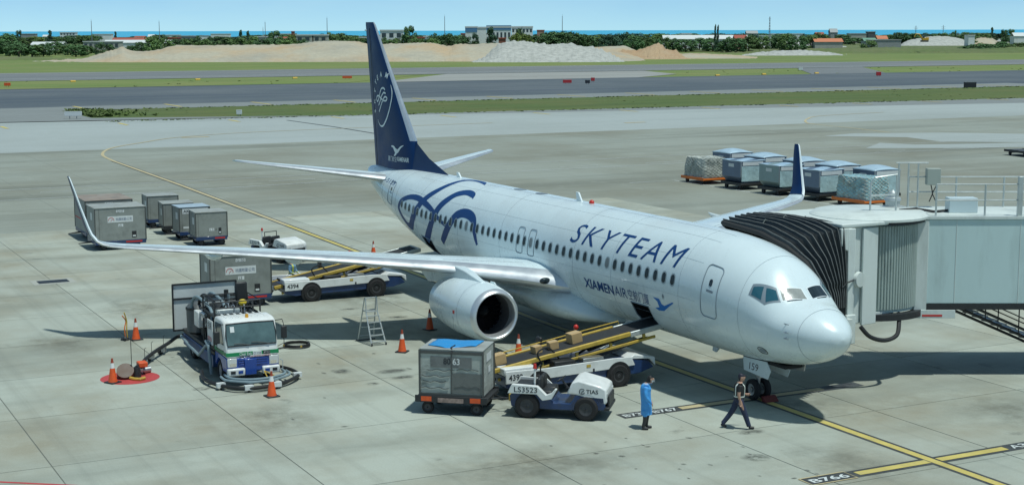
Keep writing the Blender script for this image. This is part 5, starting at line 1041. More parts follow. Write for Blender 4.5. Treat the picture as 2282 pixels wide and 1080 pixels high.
# --- baggage tow tractor: local +x forward
def tug(label, loc, rz, number):
    o = thing('tow_tractor', label, 'tow tractor', loc, rz, 'tow tractors')
    MB().prism([(-1.45, .34), (-1.5, .70), (-1.3, .80), (-.35, .80), (-.1, .52), (.45, .52), (.62, .80), (1.52, .76), (1.56, .36), (.9, .30), (-.9, .30)], -.66, .66).build('chassis', GSE_NAVY, o, bev=.03)
    hood = MB().prism([(.32, .82), (.50, 1.20), (.70, 1.27), (1.40, 1.10), (1.58, 1.0), (1.60, .58), (1.50, .50), (.62, .80)], -.66, .66).build('hood', GSE_WHITE, o, bev=.05)
    MB().prism([(-1.54, .79), (-1.40, 1.08), (-.58, 1.05), (-.30, .78), (-.14, .84), (-.02, .99), (.04, .97), (-.12, .66), (-.42, .60), (-.60, .79)], -.80, -.63).build('rear_fender', GSE_WHITE, o, bev=.015); MB().prism([(-1.52, .80), (-1.40, 1.02), (-.55, .98), (-.28, .74), (-.42, .60), (-.62, .78)], .63, .69).build('rear_fender', GSE_WHITE, o, bev=.015)
    MB().b2(-1.42, -.62, -.62, .62, .80, .93).build('rear_deck', BLACK, o, bev=.02)
    MB().b2(-.55, -.15, -.55, .0, .56, .86).b2(-.66, -.52, -.55, .0, .80, 1.25).build('seat', BLACK, o, bev=.06); MB().b2(-.55, -.15, .05, .58, .56, .86).b2(-.66, -.52, .05, .58, .80, 1.22).build('seat', BLACK, o, bev=.06)
    for y in (-.78, .78):
        wheel(o, (-.92, y * .84, .40), .40, .24); wheel(o, (.95, y * .84, .38), .38, .22)
        MB().lathe([(-.04, .46), (.04, .46)], (-.92, y * .80, .42), 'y', 24).build('wheel_arch', BLACK, o); MB().lathe([(-.04, .44), (.04, .44)], (.95, y * .80, .40), 'y', 24).build('wheel_arch', BLACK, o)
    MB().cyl((.42, -.3, .80), (.12, -.3, 1.18), .035, n=8).build('steering_column', BLACK, o); w_ = MB(); w_.tube([(.10 + .19 * math.cos(t) * .7, -.3 + .19 * math.sin(t), 1.22 + .19 * math.cos(t) * .5) for t in [2 * math.pi * k / 20 for k in range(20)]], .018, 6, closed=True); w_.cyl((.10, -.49, 1.22), (.10, -.11, 1.22), .012, n=6); w_.build('steering_wheel', BLACK, o)
    MB().cyl((-.72, -.48, .93), (-.72, -.48, 1.55), .035, n=8).build('beacon_pole', GSE_WHITE, o); MB().cyl((-.72, -.48, 1.55), (-.72, -.48, 1.70), .06, .045, 12).build('beacon', RED, o)
    MB().tube([(-.72, .5, .93), (-.74, .5, 1.45), (-.74, -.3, 1.45), (-.72, -.3, .93)], .025, 8).build('backrest_hoop', BLACK, o)
    MB().b2(1.60, 1.66, -.5, .5, .42, .78).build('grille', BLACK, o, bev=.01); MB().b2(1.50, 1.68, -.66, .66, .34, .44).build('front_bumper', BLACK, o, bev=.02)
    for y in (-.52, .52): MB().b2(1.585, 1.61, y - .1, y + .1, .72, .88).build('headlight', mat('lamp glass', (.55, .58, .58), .1, coat=.5), o, bev=.01); MB().b2(.30, .5, y * 1.2 - .02, y * 1.2 + .02, 1.0, 1.02).build('hood_latch', BLACK, o)
    MB().b2(-1.62, -1.48, -.25, .25, .40, .62).build('tow_hitch', YELLOW, o, bev=.02); MB().cyl((-1.60, 0, .36), (-1.60, 0, .70), .03, n=8).build('hitch_pin', BLACK, o)
    raw(text_flat(number, (-1.32, -.805, .84), (1, 0, 0), (0, 0, 1), w=.74, h=.17, bold=.01), 'lettering', INK, o)
    raw(text_flat('TIAS', (.95, -.665, .86), (1, 0, 0), (0, 0, 1), w=.38, h=.13, bold=.02), 'lettering', INK, o); lg = MB(); lg.tube([(.82 + .085 * math.cos(t), -.668, .925 + .085 * math.sin(t)) for t in [.6 + 5.4 * k / 20 for k in range(21)]], .010, 5); lg.tube([(.80, -.668, .86), (.83, -.668, .93), (.88, -.668, .95)], .010, 5); lg.build('logo', INK, o)
    return o
HD = math.atan2(-.77, -.64)
tug('white and navy open tow tractor pulling the worn container', (5.53, 6.77, 0), HD, 'LS3523')
tug('tow tractor with black seats partly hidden behind the wing', (41.2, 4.1, 0), R(200), 'LS3519')

# --- container dolly with the worn container
def dolly(name, label, loc, rz, L_=2.6, W_=1.7, deck=.52, m=BLACK, lamps=True, group='container dollies', bar=True):
    o = thing(name, label, 'dolly', loc, rz, group)
    MB().b2(-L_ / 2, L_ / 2, -W_ / 2, W_ / 2, deck - .14, deck).build('deck', m, o, bev=.02)
    for s in (-1, 1): MB().b2(-L_ / 2, L_ / 2, s * W_ / 2, s * (W_ / 2 + .05), deck - .16, deck + .06).build('edge_rail', m, o, bev=.01)
    for x in (-L_ * .34, L_ * .34):
        MB().b2(x - .06, x + .06, -W_ * .4, W_ * .4, .22, deck - .13).build('axle_beam', BLACK, o)
        for y in (-W_ * .40, W_ * .40): wheel(o, (x, y, .20), .20, .14)
    for k in range(5): MB().cyl((-L_ / 2 + .2 + k * (L_ - .4) / 4, -W_ / 2 + .08, deck + .025), (-L_ / 2 + .2 + k * (L_ - .4) / 4, W_ / 2 - .08, deck + .025), .03, n=8).build('roller', GREYALU, o)
    if bar: MB().tube([(L_ / 2, -.25, deck - .1), (L_ / 2 + .35, 0, .45), (L_ / 2, .25, deck - .1)], .03, 8).cyl((L_ / 2 + .32, 0, .45), (L_ / 2 + .6, 0, .45), .035, n=8).build('tow_bar', BLACK, o)
    if lamps:
        for x in (-L_ * .34, L_ * .34): MB().b2(x - .17, x + .17, -W_ / 2 - .058, -W_ / 2 - .05, deck - .12, deck + .03).build('reflector', ORANGE, o, smooth=0)
    return o
dx, dy = math.cos(HD), math.sin(HD); c0 = Vector((7.6, 9.4, 0))
dl = dolly('container_dolly', 'black dolly under the worn grey container', (c0.x, c0.y, 0), HD, 2.35, 1.6, .56)
MB().b2(-.42, .42, -.866, -.858, .42, .56).build('rust_strip', mat('rust and scuffed steel', (.30, .22, .19), .7, var=.5, vscale=7), dl, smooth=0)
ct = thing('cargo_container', 'worn grey container numbered 8063 with blue sheet on top', 'container', (c0.x, c0.y, .61), HD)
def container(o, L_, W_, H_, m, top, old=False):
    MB().b2(-L_ / 2, L_ / 2, -W_ / 2, W_ / 2, 0, H_ - .03).build('body', m, o, bev=.01)
    MB().b2(-L_ / 2 - .015, L_ / 2 + .015, -W_ / 2 - .015, W_ / 2 + .015, H_ - .028, H_ + .012).build('roof', top, o, bev=.01)
    for sx in (-1, 1):
        for sy in (-1, 1): MB().b2(sx * (L_ / 2 + .012) - .03, sx * (L_ / 2 + .012) + .03, sy * (W_ / 2 + .012) - .03, sy * (W_ / 2 + .012) + .03, .0, H_ - .032).build('corner_post', EDGE, o)
container(ct, 2.30, 1.50, 1.72, BOXOLD, BOXTOP, True); ct.scale = (.89, 1, .87)
MB().b2(-1.15, 1.15, -.775, -.757, .0, .09).b2(-1.15, 1.15, -.775, -.757, 1.55, 1.66).build('edge_rail', EDGE, ct); MB().b2(-.01, .03, -.772, -.757, .1, 1.54).build('door_seam', EDGE, ct); MB().b2(.02, 1.1, -.765, -.757, .12, .86).build('door_panel', mat('dull lower panel', (.15, .16, .15), .6, var=.2, vscale=3, dirt=(.07, .07, .065), dscale=3, damt=.7), ct); MB().b2(-.76, .75, -.763, -.756, 1.05, 1.45).build('repainted_patch', mat('dark grey patch', (.17, .18, .175), .6, var=.2, vscale=5, dirt=(.09, .095, .09), dscale=6, damt=.7), ct)
for k, (z, x0, x1) in enumerate(((.28, -1.1, -.1), (.52, -1.05, -.2), (.72, -1.1, -.05), (.95, -.9, .1), (.35, .1, 1.05), (1.0, .2, 1.0))): MB().tube(catmull([(x0 + (x1 - x0) * q / 6, -.768, z + .035 * math.sin(q * 2.1 + k)) for q in range(7)], 3), .012, 4).build('dent_crease', EDGE, ct)
raw(text_flat('80', (-.28, -.772, 1.17), (1, 0, 0), (0, 0, 1), w=.26, h=.24, bold=.02), 'lettering', INK, ct); raw(text_flat('63', (.06, -.776, 1.17), (1, 0, 0), (0, 0, 1), w=.26, h=.24, bold=.02), 'lettering', STICK, ct)
MB().b2(1.166, 1.172, -.3, .35, 1.2, 1.5).build('sticker', STICK, ct, smooth=0); MB().b2(1.166, 1.172, -.05, .25, .75, 1.0).build('sticker', STICK, ct, smooth=0)
sh = MB(); n_ = 14; P = [[None] * (n_ + 1) for _ in range(n_ + 1)]
for i in range(n_ + 1):
    for j in range(n_ + 1):
        u, v = i / n_, j / n_; x = -1.0 + 1.75 * u + (.08 * (1 - v)) ; y = .70 - 1.30 * v * (1 - .55 * abs(u - .45)) ; P[i][j] = (x, y, 1.74 + .018 + .02 * noise.noise(Vector((u * 5, v * 5, 1))) + .012 * math.sin(u * 9))
sh.loft(P, False, False); so = sh.build('plastic_sheet', SHEET, None, (c0.x, c0.y, .61), HD, smooth=60); so.scale = (.89, 1, .87); tag(so, 'bright blue plastic sheet lying on the worn container', 'sheet'); sd = so.modifiers.new('thick', 'SOLIDIFY'); sd.thickness = .012
MB().tube([(.0, -.25, 1.77), (-.05, -.6, 1.76), (.02, -.72, 1.75), (.03, -.80, 1.60)], .025, 6).build('strap', HOSEB, so)
# --- closed baggage carts
def cart(label, loc, rz, L_, H_, num=None, sub='LS', logo=True, base=GSE_NAVY, tarp=False, small=False, dep=1.55, roof=None, code=None, stripe=False):
    o = thing('baggage_cart', label, 'baggage cart', loc, rz, 'closed grey baggage carts')
    zb = .42
    MB().b2(-L_ / 2, L_ / 2, -dep / 2, dep / 2, zb - .10, zb + .12).build('base_frame', base, o, bev=.02)
    for x in (-L_ * .33, L_ * .33):
        for y in (-dep * .40, dep * .40): wheel(o, (x, y, .20), .20, .14)
        MB().b2(x - .05, x + .05, -dep * .36, dep * .36, .15, zb - .1).build('axle_beam', BLACK, o)
    MB().b2(-L_ / 2, L_ / 2, -dep / 2, dep / 2, zb + .125, H_ - .05).build('body', BOXGREY, o, bev=.012); MB().b2(-L_ / 2 - .03, L_ / 2 + .03, -dep / 2 - .03, dep / 2 + .03, H_ - .048, H_).build('roof', roof or BOXTOP, o, bev=.015)
    for sx in (-1, 1):
        for sy in (-1, 1): MB().b2(sx * L_ / 2 - .025, sx * L_ / 2 + .025, sy * (dep / 2 + .006) - .02, sy * (dep / 2 + .006) + .02, zb + .13, H_ - .05).build('corner_post', EDGE, o)
    f = -dep / 2 - .004
    if num: MB().b2(-.22, .22, f - .002, f, H_ - .30, H_ - .16).build('number_plate', STICK, o, smooth=0); raw(text_flat(num, (-.18, f - .005, H_ - .285), (1, 0, 0), (0, 0, 1), w=.36, h=.11), 'lettering', INK, o)
    if logo:
        w = .75 * (L_ / 3); MB().b2(-w, w, f - .002, f, H_ - .85, H_ - .50).build('logo_plate', STICK, o, smooth=0); raw(text_flat('桃園航勤公司', (-w * .35, f - .005, H_ - .76), (1, 0, 0), (0, 0, 1), w=w * 1.25, h=.17), 'lettering', INKB, o)
        b = MB(); b.tube([(-w * .72 + .15 * math.cos(t), f - .004, H_ - .72 + .15 * math.sin(t)) for t in [-.3 + 3.6 * k / 16 for k in range(17)]], .012, 5); b.tube([(-w * .75, f - .004, H_ - .80), (-w * .70, f - .004, H_ - .70), (-w * .6, f - .004, H_ - .68)], .010, 5); b.build('logo', INKR, o)
    if sub: MB().b2(-.13, .15, f - .002, f, H_ - 1.10, H_ - .94).build('number_plate', STICK, o, smooth=0); raw(text_flat(sub, (-.09, f - .005, H_ - 1.08), (1, 0, 0), (0, 0, 1), h=.12), 'lettering', INK, o)
    MB().b2(L_ * .22, L_ * .31, f - .006, f, zb + .25, zb + .60).build('door_latch', BLACK, o); MB().b2(L_ * .235, L_ * .295, f - .012, f - .004, zb + .30, zb + .38).build('latch_handle', STICK, o)
    g = -L_ / 2 - .004; MB().b2(g - .002, g, -.42, .05, H_ - .75, H_ - .35).build('end_label', STICK, o, smooth=0); MB().b2(-L_ * .42, -L_ * .415, f - .004, f, zb + .15, H_ - .08).build('door_seam', EDGE, o)
    MB().b2(L_ * .1, L_ * .42, -dep / 2 - .006, -dep / 2, zb - .02, zb + .06).build('reflector', RED, o, smooth=0); MB().tube([(-L_ / 2, -.2, .40), (-L_ / 2 - .7, 0, .34), (-L_ / 2, .2, .40)], .028, 8).build('tow_bar', BLACK, o)
    if code: MB().b2(-L_ * .40, L_ * .44, f - .002, f, H_ - .40, H_ - .10).build('number_plate', STICK, o, smooth=0); raw(text_flat(code, (-L_ * .37, f - .005, H_ - .34), (1, 0, 0), (0, 0, 1), w=L_ * .76, h=.17, bold=.02), 'lettering', INK, o)
    if stripe: MB().b2(g - .002, g, -dep * .45, dep * .45, zb + .75, zb + .82).build('red_stripe', INKR, o, smooth=0)
    MB().b2(-L_ * .38, -L_ * .2, f - .002, f, zb + .3, zb + .42).build('sticker', STICK, o, smooth=0) if stripe or code else None
    if tarp: MB().b2(L_ / 2 + .004, L_ / 2 + .03, -dep / 2, dep / 2, zb + .05, H_ - .06).build('side_curtain', mat('blue curtain', (.03, .12, .34), .5, bump=.4, bscale=6), o)
    return o
CR = R(-90) + R(2)     # long face towards the terminal, i.e. local -y points to -x
cart('grey baggage cart marked G150 behind the fuelling truck', (29.3, 10.05, 0), R(-92), 2.75, 2.35, 'G150', 'LS', True, tarp=True, dep=1.7)
cart('large grey baggage cart marked G157 nearest the wingtip', (50.1, 10.6, 0), R(-91), 2.8, 2.40, 'G157', 'LS', True, tarp=True, dep=2.3)
cart('large grey baggage cart with rusty roof behind the wingtip cart', (54.7, 10.3, 0), R(-91), 2.7, 2.40, 'G153', None, False, dep=3.3, roof=RUSTROOF, stripe=True)
cart('small grey cart with blue curtain at the front of the four', (48.9, 5.65, 0), R(-93), 1.8, 1.95, None, 'L S 11', False, tarp=True)
cart('small bluish roofed cart second of the row of four', (51.6, 5.9, 0), R(-90), 1.8, 1.98, None, None, False, roof=BLUEROOF, code='AKE24788CI')
cart('small grey cart third of the row of four', (54.6, 6.0, 0), R(-95), 1.8, 1.9, None, None, False, base=BLACK)
cart('small grey cart at the far end of the row of four', (58.3, 6.0, 0), R(-92), 1.9, 2.0, None, None, False)

# --- cargo standing beyond the port winglet
FILM = mat('clear film wrap', (.42, .58, .60), .2, coat=.5, var=.25, vscale=1.5, bump=.6, bscale=3)
FOILM = mat('pale blue cover', (.42, .56, .66), .3, var=.12, vscale=1.2, coat=.3, bump=.4, bscale=2.5)
ALUP = mat('container aluminium', (.36, .40, .42), .38, .6, var=.12, vscale=1.2, rnd=.1)
DKP = mat('container blue grey panel', (.16, .21, .29), .45, .3, var=.12, vscale=1.5, rnd=.12)
LOAD = mat('mixed wrapped freight', (.42, .44, .40), .5, var=.6, vscale=3.2, bump=.9, bscale=4, dirt=(.05, .09, .06), dscale=2.6, damt=.95, stretch=(1, 1, .6))
LOADT = mat('turquoise wrapped freight', (.28, .48, .50), .3, coat=.3, var=.55, vscale=2.6, bump=.9, bscale=4, dirt=(.42, .34, .30), dscale=1.7, damt=.8)
NET = mat('cargo net', (.50, .52, .46), .8)
def cargo_can(label, loc, rz, dome, mside):
    d = dolly('container_dolly', 'black dolly carrying the %s' % label, (loc[0], loc[1], 0), rz, 2.6, 2.3, .48, lamps=False, group='cargo yard dollies', bar=False)
    o = thing('cargo_container', label, 'container', (loc[0], loc[1], .54), rz, 'cargo containers beyond the winglet')
    H_ = 1.66
    MB().prism([(-1.15, .42), (-.75, .0), (1.15, .0), (1.15, H_), (-1.15, H_)], -1.2, 1.2, 'x').build('body', mside, o, bev=.02)
    # film door towards the stand, at local +x
    MB().b2(1.205, 1.23, -1.05, 1.1, .1, H_ - .42).build('film_door', FILM, o, bev=.01); MB().b2(1.205, 1.225, -.95, .95, H_ - .36, H_ - .06).build('number_panel', STICK, o, smooth=0)
    for y in (-1.1, 1.1): MB().b2(1.20, 1.24, y - .04, y + .04, .45 if y < 0 else .0, H_ - .02).build('corner_post', ALUP, o)
    MB().b2(-.35, .35, -1.158, -1.152, H_ - .5, H_ - .25).build('label_plate', STICK, o, smooth=0)
    b = MB(); rings = []
    for i in range(11):
        u = i / 10; x = -1.24 + 2.48 * u; rings.append([(x, -1.19 + 2.38 * v, H_ + .006 + (dome * math.sin(math.pi * v) ** .8 * math.sin(math.pi * (u * .96 + .02)) ** .6 if dome else .02 * math.sin(6 * v + 9 * u)) + .0) for v in [k / 10 for k in range(11)]])
    b.loft(rings, False, False); c = b.build('cover', FOILM, o, smooth=60); s = c.modifiers.new('thick', 'SOLIDIFY'); s.thickness = .05
    return o
def net_pallet(label, loc, rz, L_, W_, H_, seed, lm=None):
    d = dolly('pallet_dolly', 'orange dolly under the %s' % label.replace('of mixed freight ',''), (loc[0], loc[1], 0), rz, L_ + .3, W_ + .2, .46, ORANGE2, False, 'cargo yard dollies', False)
    o = thing('cargo_pallet', label, 'cargo pallet', (loc[0], loc[1], .53), rz, 'netted cargo pallets')
    b = MB(); rows = []; n = 16
    for i in range(n + 1):
        z = H_ * min(1, i / (n - 3)); ins = 0 if i <= n - 3 else (i - n + 3) / 3; row = []
        for k in range(44):
            t = 2 * math.pi * k / 44; cx, sy = math.cos(t), math.sin(t); m_ = max(abs(cx), abs(sy)); q = noise.noise(Vector((cx * 2.2 + seed, sy * 2.2, z * 1.8))) * .13; e = (1 - .10 * (z / H_) ** 2) * (1 - ins * .96)
            row.append((cx / m_ * L_ / 2 * e + cx * q * (1 - ins), sy / m_ * W_ / 2 * e + sy * q * (1 - ins), z + (q * .6 if i > n - 5 else 0)))
        rows.append(row)
    b.loft(rows); b.build('freight', lm or LOAD, o, smooth=60)
    nb = MB()
    for k in range(0, 44, 2):
        for dr_ in (-1, 1):
            pts = [Vector(rows[i][(k + dr_ * i) % 44]) * 1.012 for i in range(0, n - 2)]; nb.tube(pts, .014, 4)
    nb.build('cargo_net', NET, o); MB().b2(-L_ / 2 - .05, L_ / 2 + .05, -W_ / 2 - .05, W_ / 2 + .05, -.03, -.002).build('pallet', ALUP, o)
    return o
CZ = R(180)
net_pallet('dark netted pallet of mixed freight at the left end of the cargo row', (65.0, -39.6), CZ, 2.9, 2.3, 1.5, 3.)
cargo_can('container with dark blue side in the front cargo row', (59.9, -39.6), CZ, 0, DKP)
cargo_can('grey green film wrapped container left of the winglet', (55.3, -39.7), CZ, 0, mat('container grey green panel', (.26, .35, .35), .4, .3, var=.1, vscale=1))
cargo_can('blue sided container directly right of the winglet', (51.0, -39.9), CZ + .04, 0, DKP)
net_pallet('turquoise wrapped netted pallet at the right end of the cargo row', (46.6, -40.1), CZ, 3.2, 2.3, 1.5, 9., LOADT)
for k, x in enumerate((66.4, 61.8, 57.2, 53.0, 48.9)): cargo_can(['domed blue covered container at the back left of the cargo yard', 'domed blue covered container second in the back cargo row', 'domed blue covered container behind the winglet tip', 'domed blue covered container fourth in the back cargo row', 'domed blue covered container at the right of the back cargo row'][k], (x, -43.2 + [0, .15, -.1, .1, -.05][k]), CZ + [0, .05, -.04, .02, -.03][k], .30, DKP)
dolly('flat_dolly', 'empty black flat dolly at the right edge of the apron', (71.5, -81.2, 0), R(170), 4.2, 2.0, .5, BLACK, False, 'flat dollies')

# --- hydrant fuelling truck: local +x forward
tk = thing('fuel_truck', 'white blue and green hydrant fuelling truck with pipes parked under the wing', 'truck', (17.3, 14.05, 0), R(178)); tk.scale = (1.02, 1.02, 1.07)
MB().b2(-3.2, 2.7, -.42, .42, .52, .70).build('frame_rails', BLACK, tk)
for x, r in ((2.25, .36), (-1.75, .38)):
    for y in (-.76, .76): wheel(tk, (x, y, r), r, .24, hm=HUB)
MB().prism([(1.72, .50), (1.72, .92), (3.26, .92), (3.28, .46), (2.72, .44), (2.62, .62), (2.42, .76), (2.08, .76), (1.88, .62), (1.80, .50)], -.90, .90).build('cab_lower', GSE_BLUE, tk, bev=.03)
cab = MB().prism([(1.70, .925), (1.68, 1.98), (1.80, 2.07), (2.0, 2.11), (2.62, 2.11), (2.86, 2.07), (2.94, 2.02), (3.20, 1.28), (3.27, .925)], -.90, .90).build('cab_upper', GSE_WHITE, tk, bev=.06)
MB().prism([(1.69, .98), (1.69, 1.10), (3.245, 1.10), (3.266, .98)], -.908, .908).build('green_stripe', GREEN, cab, bev=.004)
def cabf(y, z, o=.0):     # point on the raked cab front
    x = 2.94 + (3.20 - 2.94) * (2.02 - z) / (.74) if z > 1.28 else 3.20 + .07 * (1.28 - z) / .355
    return (x + o, y, z + o * .3)
ws = MB(); g_ = [[cabf(y, z, .065 if 0 else .02) for y in [-.84 + 1.68 * k / 8 for k in range(9)]] for z in (1.30, 1.55, 1.8, 1.98)]; ws.loft(g_, False, False); ws.build('windshield', mat('truck windshield painted reflection', (.085, .14, .14), .08, coat=.8, var=.35, vscale=1.5), cab)  # paler mottled colour stands in for the reflection in the glass
sl = MB(); sl.tube([cabf(y, z, .022) for y, z in ((-.84, 1.30), (.84, 1.30), (.86, 1.64), (.82, 1.98), (0, 2.0), (-.82, 1.98), (-.86, 1.64))], .022, 6, closed=True); sl.build('windshield_seal', BLACK, cab)
MB().tube([cabf(-.1, 1.30, .05), cabf(-.45, 1.36, .05), cabf(-.62, 1.36, .05)], .012, 5).build('wiper', BLACK, cab); MB().tube([cabf(.6, 1.29, .05), cabf(.2, 1.37, .05), cabf(-.02, 1.38, .05)], .012, 5).build('wiper', BLACK, cab); b = MB(); b.loft([[cabf(-.70, z, .03) for z in (1.72, 1.90)], [cabf(-.56, z, .03) for z in (1.72, 1.90)]], False, False); b.build('permit_sticker', STICK, cab)
for s in (-1, 1):
    MB().prism([(1.86, 1.30), (1.86, 1.92), (2.66, 1.96), (2.92, 1.30)], s * .903, s * .915).build('side_window', GLASS, cab, bev=.01)
    MB().tube([(2.9, s * .9, 1.98), (3.0, s * 1.12, 2.02), (3.05, s * 1.16, 1.85), (3.05, s * 1.16, 1.25), (3.05, s * .93, 1.15)], .014, 6).build('mirror_arm', BLACK, cab); MB().b2(3.02, 3.10, s * 1.16 - .10, s * 1.16 + .10, 1.40, 1.80).build('mirror', BLACK, cab, bev=.03)
    MB().b2(3.22, 3.30, s * .66 - .16 + (s * .06), s * .66 + .16 + s * .06, .64, .92).build('headlight', mat('headlamp lens', (.62, .64, .62), .08, coat=.6), cab, bev=.02); MB().b2(3.24, 3.306, s * .70 - .10, s * .70 + .10, .66, .76).build('lamp_bulb', mat('lamp reflector', (.75, .70, .60), .2, .6), cab)
    MB().b2(3.20, 3.40, s * .60 - .30, s * .60 + .30, .36, .60).build('bumper', GSE_WHITE, tk, bev=.04)
    for y in (.46, .72): MB().b2(3.395, 3.41, s * y - .08, s * y + .08, .44, .53).build('bumper_slot', GSE_BLUE if y < .5 else BLACK, tk)
    MB().prism([(1.76, .94), (1.76, .97), (2.7, .97), (2.7, .94)], s * .905, s * .91).build('door_seam', BLACK, cab); MB().b2(1.80, 1.95, s * .905, s * .925, 1.14, 1.18).build('door_handle', BLACK, cab)
for z in (.70, .78, .86): MB().b2(3.268, 3.30, -.50, .50, z - .025, z + .015).build('grille_bar', GSE_BLUE, cab, bev=.008)
MB().b2(3.1, 3.36, -.30, .10, .36, .88).build('centre_bracket', GSE_BLUE, tk, bev=.02)
raw(text_flat('Clear Exit', (3.285, -.46, .995), (0, 1, 0), (-.02, 0, 1), w=.42, h=.10, bold=.01), 'lettering', STICK, cab); raw(text_flat('WB-018', (3.297, -.46, .925), (0, 1, 0), (-.02, 0, 1), w=.32, h=.055, bold=.02), 'lettering', INK, cab)
MB().b2(3.25, 3.283, .0, .30, .985, 1.095).build('plate', STICK, cab, smooth=0); raw(text_flat('CI 158', (3.287, .02, 1.005), (0, 1, 0), (-.02, 0, 1), w=.26, h=.07), 'lettering', INKB, cab); MB().b2(3.25, 3.283, .36, .60, .985, 1.095).build('plate', INK, cab, smooth=0); raw(text_flat('JET A-1', (3.287, .375, 1.01), (0, 1, 0), (-.02, 0, 1), w=.21, h=.06), 'lettering', STICK, cab)
MB().b2(3.25, 3.292, -.10, .64, .925, .978).build('plate', STICK, cab, smooth=0); raw(text_flat('NO SMOKING FLAMMABLE', (3.296, -.08, .935), (0, 1, 0), (-.02, 0, 1), w=.70, h=.032, bold=.02), 'lettering', INKR, cab)
MB().cyl((2.62, 0, 2.10), (2.62, 0, 2.21), .065, .055, 14).build('beacon', mat('amber lamp', (.75, .36, .03), .2, coat=.5), cab)
for k in range(7): MB().b2(1.78, 2.62, -.70 + k * .22, -.64 + k * .22, 2.10, 2.125).build('roof_rib', GSE_WHITE, cab, bev=.008)
# working platform, pipework and hose drums behind the cab
DKEQ = mat('oily dark machinery', (.035, .04, .042), .5, .3, var=.4, vscale=8)
MB().b2(-3.2, 1.55, -.88, .88, .72, .84).build('deck', DKEQ, tk, bev=.02); MB().b2(-3.0, 1.4, -.90, -.45, .30, .70).build('side_locker', mat('blue steel locker', (.02, .07, .20), .45, var=.2), tk, bev=.02); MB().b2(-3.0, 1.4, .45, .90, .30, .70).build('side_locker', MATS['blue steel locker'], tk, bev=.02)
fr = MB()
for x in (-.2, 1.45):
    for y in (-.8, .8): fr.cyl((x, y, .84), (x, y, 2.45), .03, n=8)
for z in (2.0, 2.25, 2.45):
    fr.tube([(-.2, -.8, z), (1.45, -.8, z), (1.45, .8, z), (-.2, .8, z)], .022, 6, closed=True)
fr.build('platform_rail', BLACK, tk); MB().b2(-.2, 1.45, -.8, .8, 1.93, 1.98).build('platform_floor', DKEQ, tk)
for x, y in ((.75, -.50), (.05, -.5)):
    rl = MB().lathe([(-.20, .52), (-.16, .52), (-.14, .30), (.14, .30), (.16, .52), (.20, .52)], (x, y, 1.42), 'y', 28).build('hose_reel', BLACK, tk); h_ = MB()
    for k in range(4):
        h_.tube([(x + (.36) * math.cos(t), y - .10 + .065 * k, 1.42 + .36 * math.sin(t)) for t in [2 * math.pi * q / 28 for q in range(28)]], .04, 7, closed=True)
    h_.build('wound_hose', HOSEB, rl)
for k, y in enumerate((-.72, -.46, -.20)):
    MB().tube(catmull([(-1.9, y - .12 + .04 * k, 1.5), (-1.8, y - .08, 2.0), (-1.4, y, 2.22 + .05 * k), (-.3, y + .08, 2.12 + .05 * k), (.45, y + .05, 2.0), (.72, y, 1.75), (.75, y, 1.4)], 6), .055, 10).build('hose_arc', HOSE if k != 1 else HOSEB, tk)
MB().lathe([(0, .02), (.04, .42), (.9, .44), (1.0, .36), (1.10, .05)], (-2.1, -.52, .86), 'z', 24).build('filter_vessel', mat('grey vessel paint', (.085, .095, .10), .45, var=.2), tk); MB().lathe([(0, .46), (.07, .46)], (-2.1, -.52, 1.68), 'z', 24).build('vessel_flange', BLACK, tk)
MB().b2(-1.0, -.35, -.95, -.62, 1.32, 1.86).build('meter_box', GSE_WHITE, tk, bev=.03); bd = MB().b2(.85, 1.55, -.93, -.90, 1.05, 1.85).build('sign_board', STICK, tk, bev=.005)
raw(text_flat('危險', (.93, -.935, 1.55), (1, 0, 0), (0, 0, 1), w=.5, h=.24), 'lettering', INK, bd); raw(text_flat('嚴禁煙火', (.90, -.935, 1.15), (1, 0, 0), (0, 0, 1), w=.6, h=.16), 'lettering', INKR, bd)
rb = MB().b2(-3.22, -3.16, -1.22, 1.18, .78, 2.42).build('rear_board', mat('white board', (.58, .62, .61), .5, var=.06, vscale=2), tk); fb = MB()
for z in (.78, 1.9, 2.42): fb.b2(-3.15, -3.11, -1.24, 1.20, z - .03, z + .03)
for y in (-1.22, 1.18): fb.b2(-3.15, -3.105, y - .03, y + .03, .78, 2.42)
fb.build('board_frame', BLACK, rb)
eq = random.Random(3)
for x0, x1, y0, y1, z1 in ((-1.5, -.2, -.6, .3, 1.75), (-.1, .8, -.1, .8, 1.9), (-3.0, -1.6, .1, .85, 1.7), (1.0, 1.55, -.86, .86, 1.5), (-1.5, -.9, .3, .85, 2.1)): MB().b2(x0, x1, y0, y1, .85, z1).build('machine_housing', DKEQ, tk, bev=.03)
for k in range(44):
    x, y, z = eq.uniform(-2.6, 1.2), eq.uniform(-.92, .75), eq.uniform(.86, 2.0); d = eq.choice([(1, 0, 0), (0, 1, 0), (0, 0, 1)]); l_ = eq.uniform(.3, .9); MB().cyl((x, y, z), (x + d[0] * l_, y + d[1] * l_ * .5, z + d[2] * l_ * .6), eq.uniform(.03, .09), n=8).build('pipe', eq.choice([DKEQ, DKEQ, GREYALU, HOSE]), tk)
for k in range(14):
    x, y = eq.uniform(-2.4, 1.2), eq.uniform(-.7, .75); MB().b2(x, x + eq.uniform(.15, .45), y, y + eq.uniform(.12, .3), .85, eq.uniform(1.1, 1.9)).build('machine_box', eq.choice([DKEQ, BLACK, GREYALU]), tk, bev=.015)
for k in range(10):
    x, y = eq.uniform(-.1, 1.3), eq.uniform(-.6, .7); MB().tube(catmull([(x, y, 1.98), (x + .05, y + .05, 2.25), (x + .25, y + .1, 2.3), (x + .35, y + .1, 1.98)], 4), .02, 6).build('valve_pipe', eq.choice([BLACK, GREYALU, DKEQ]), tk)
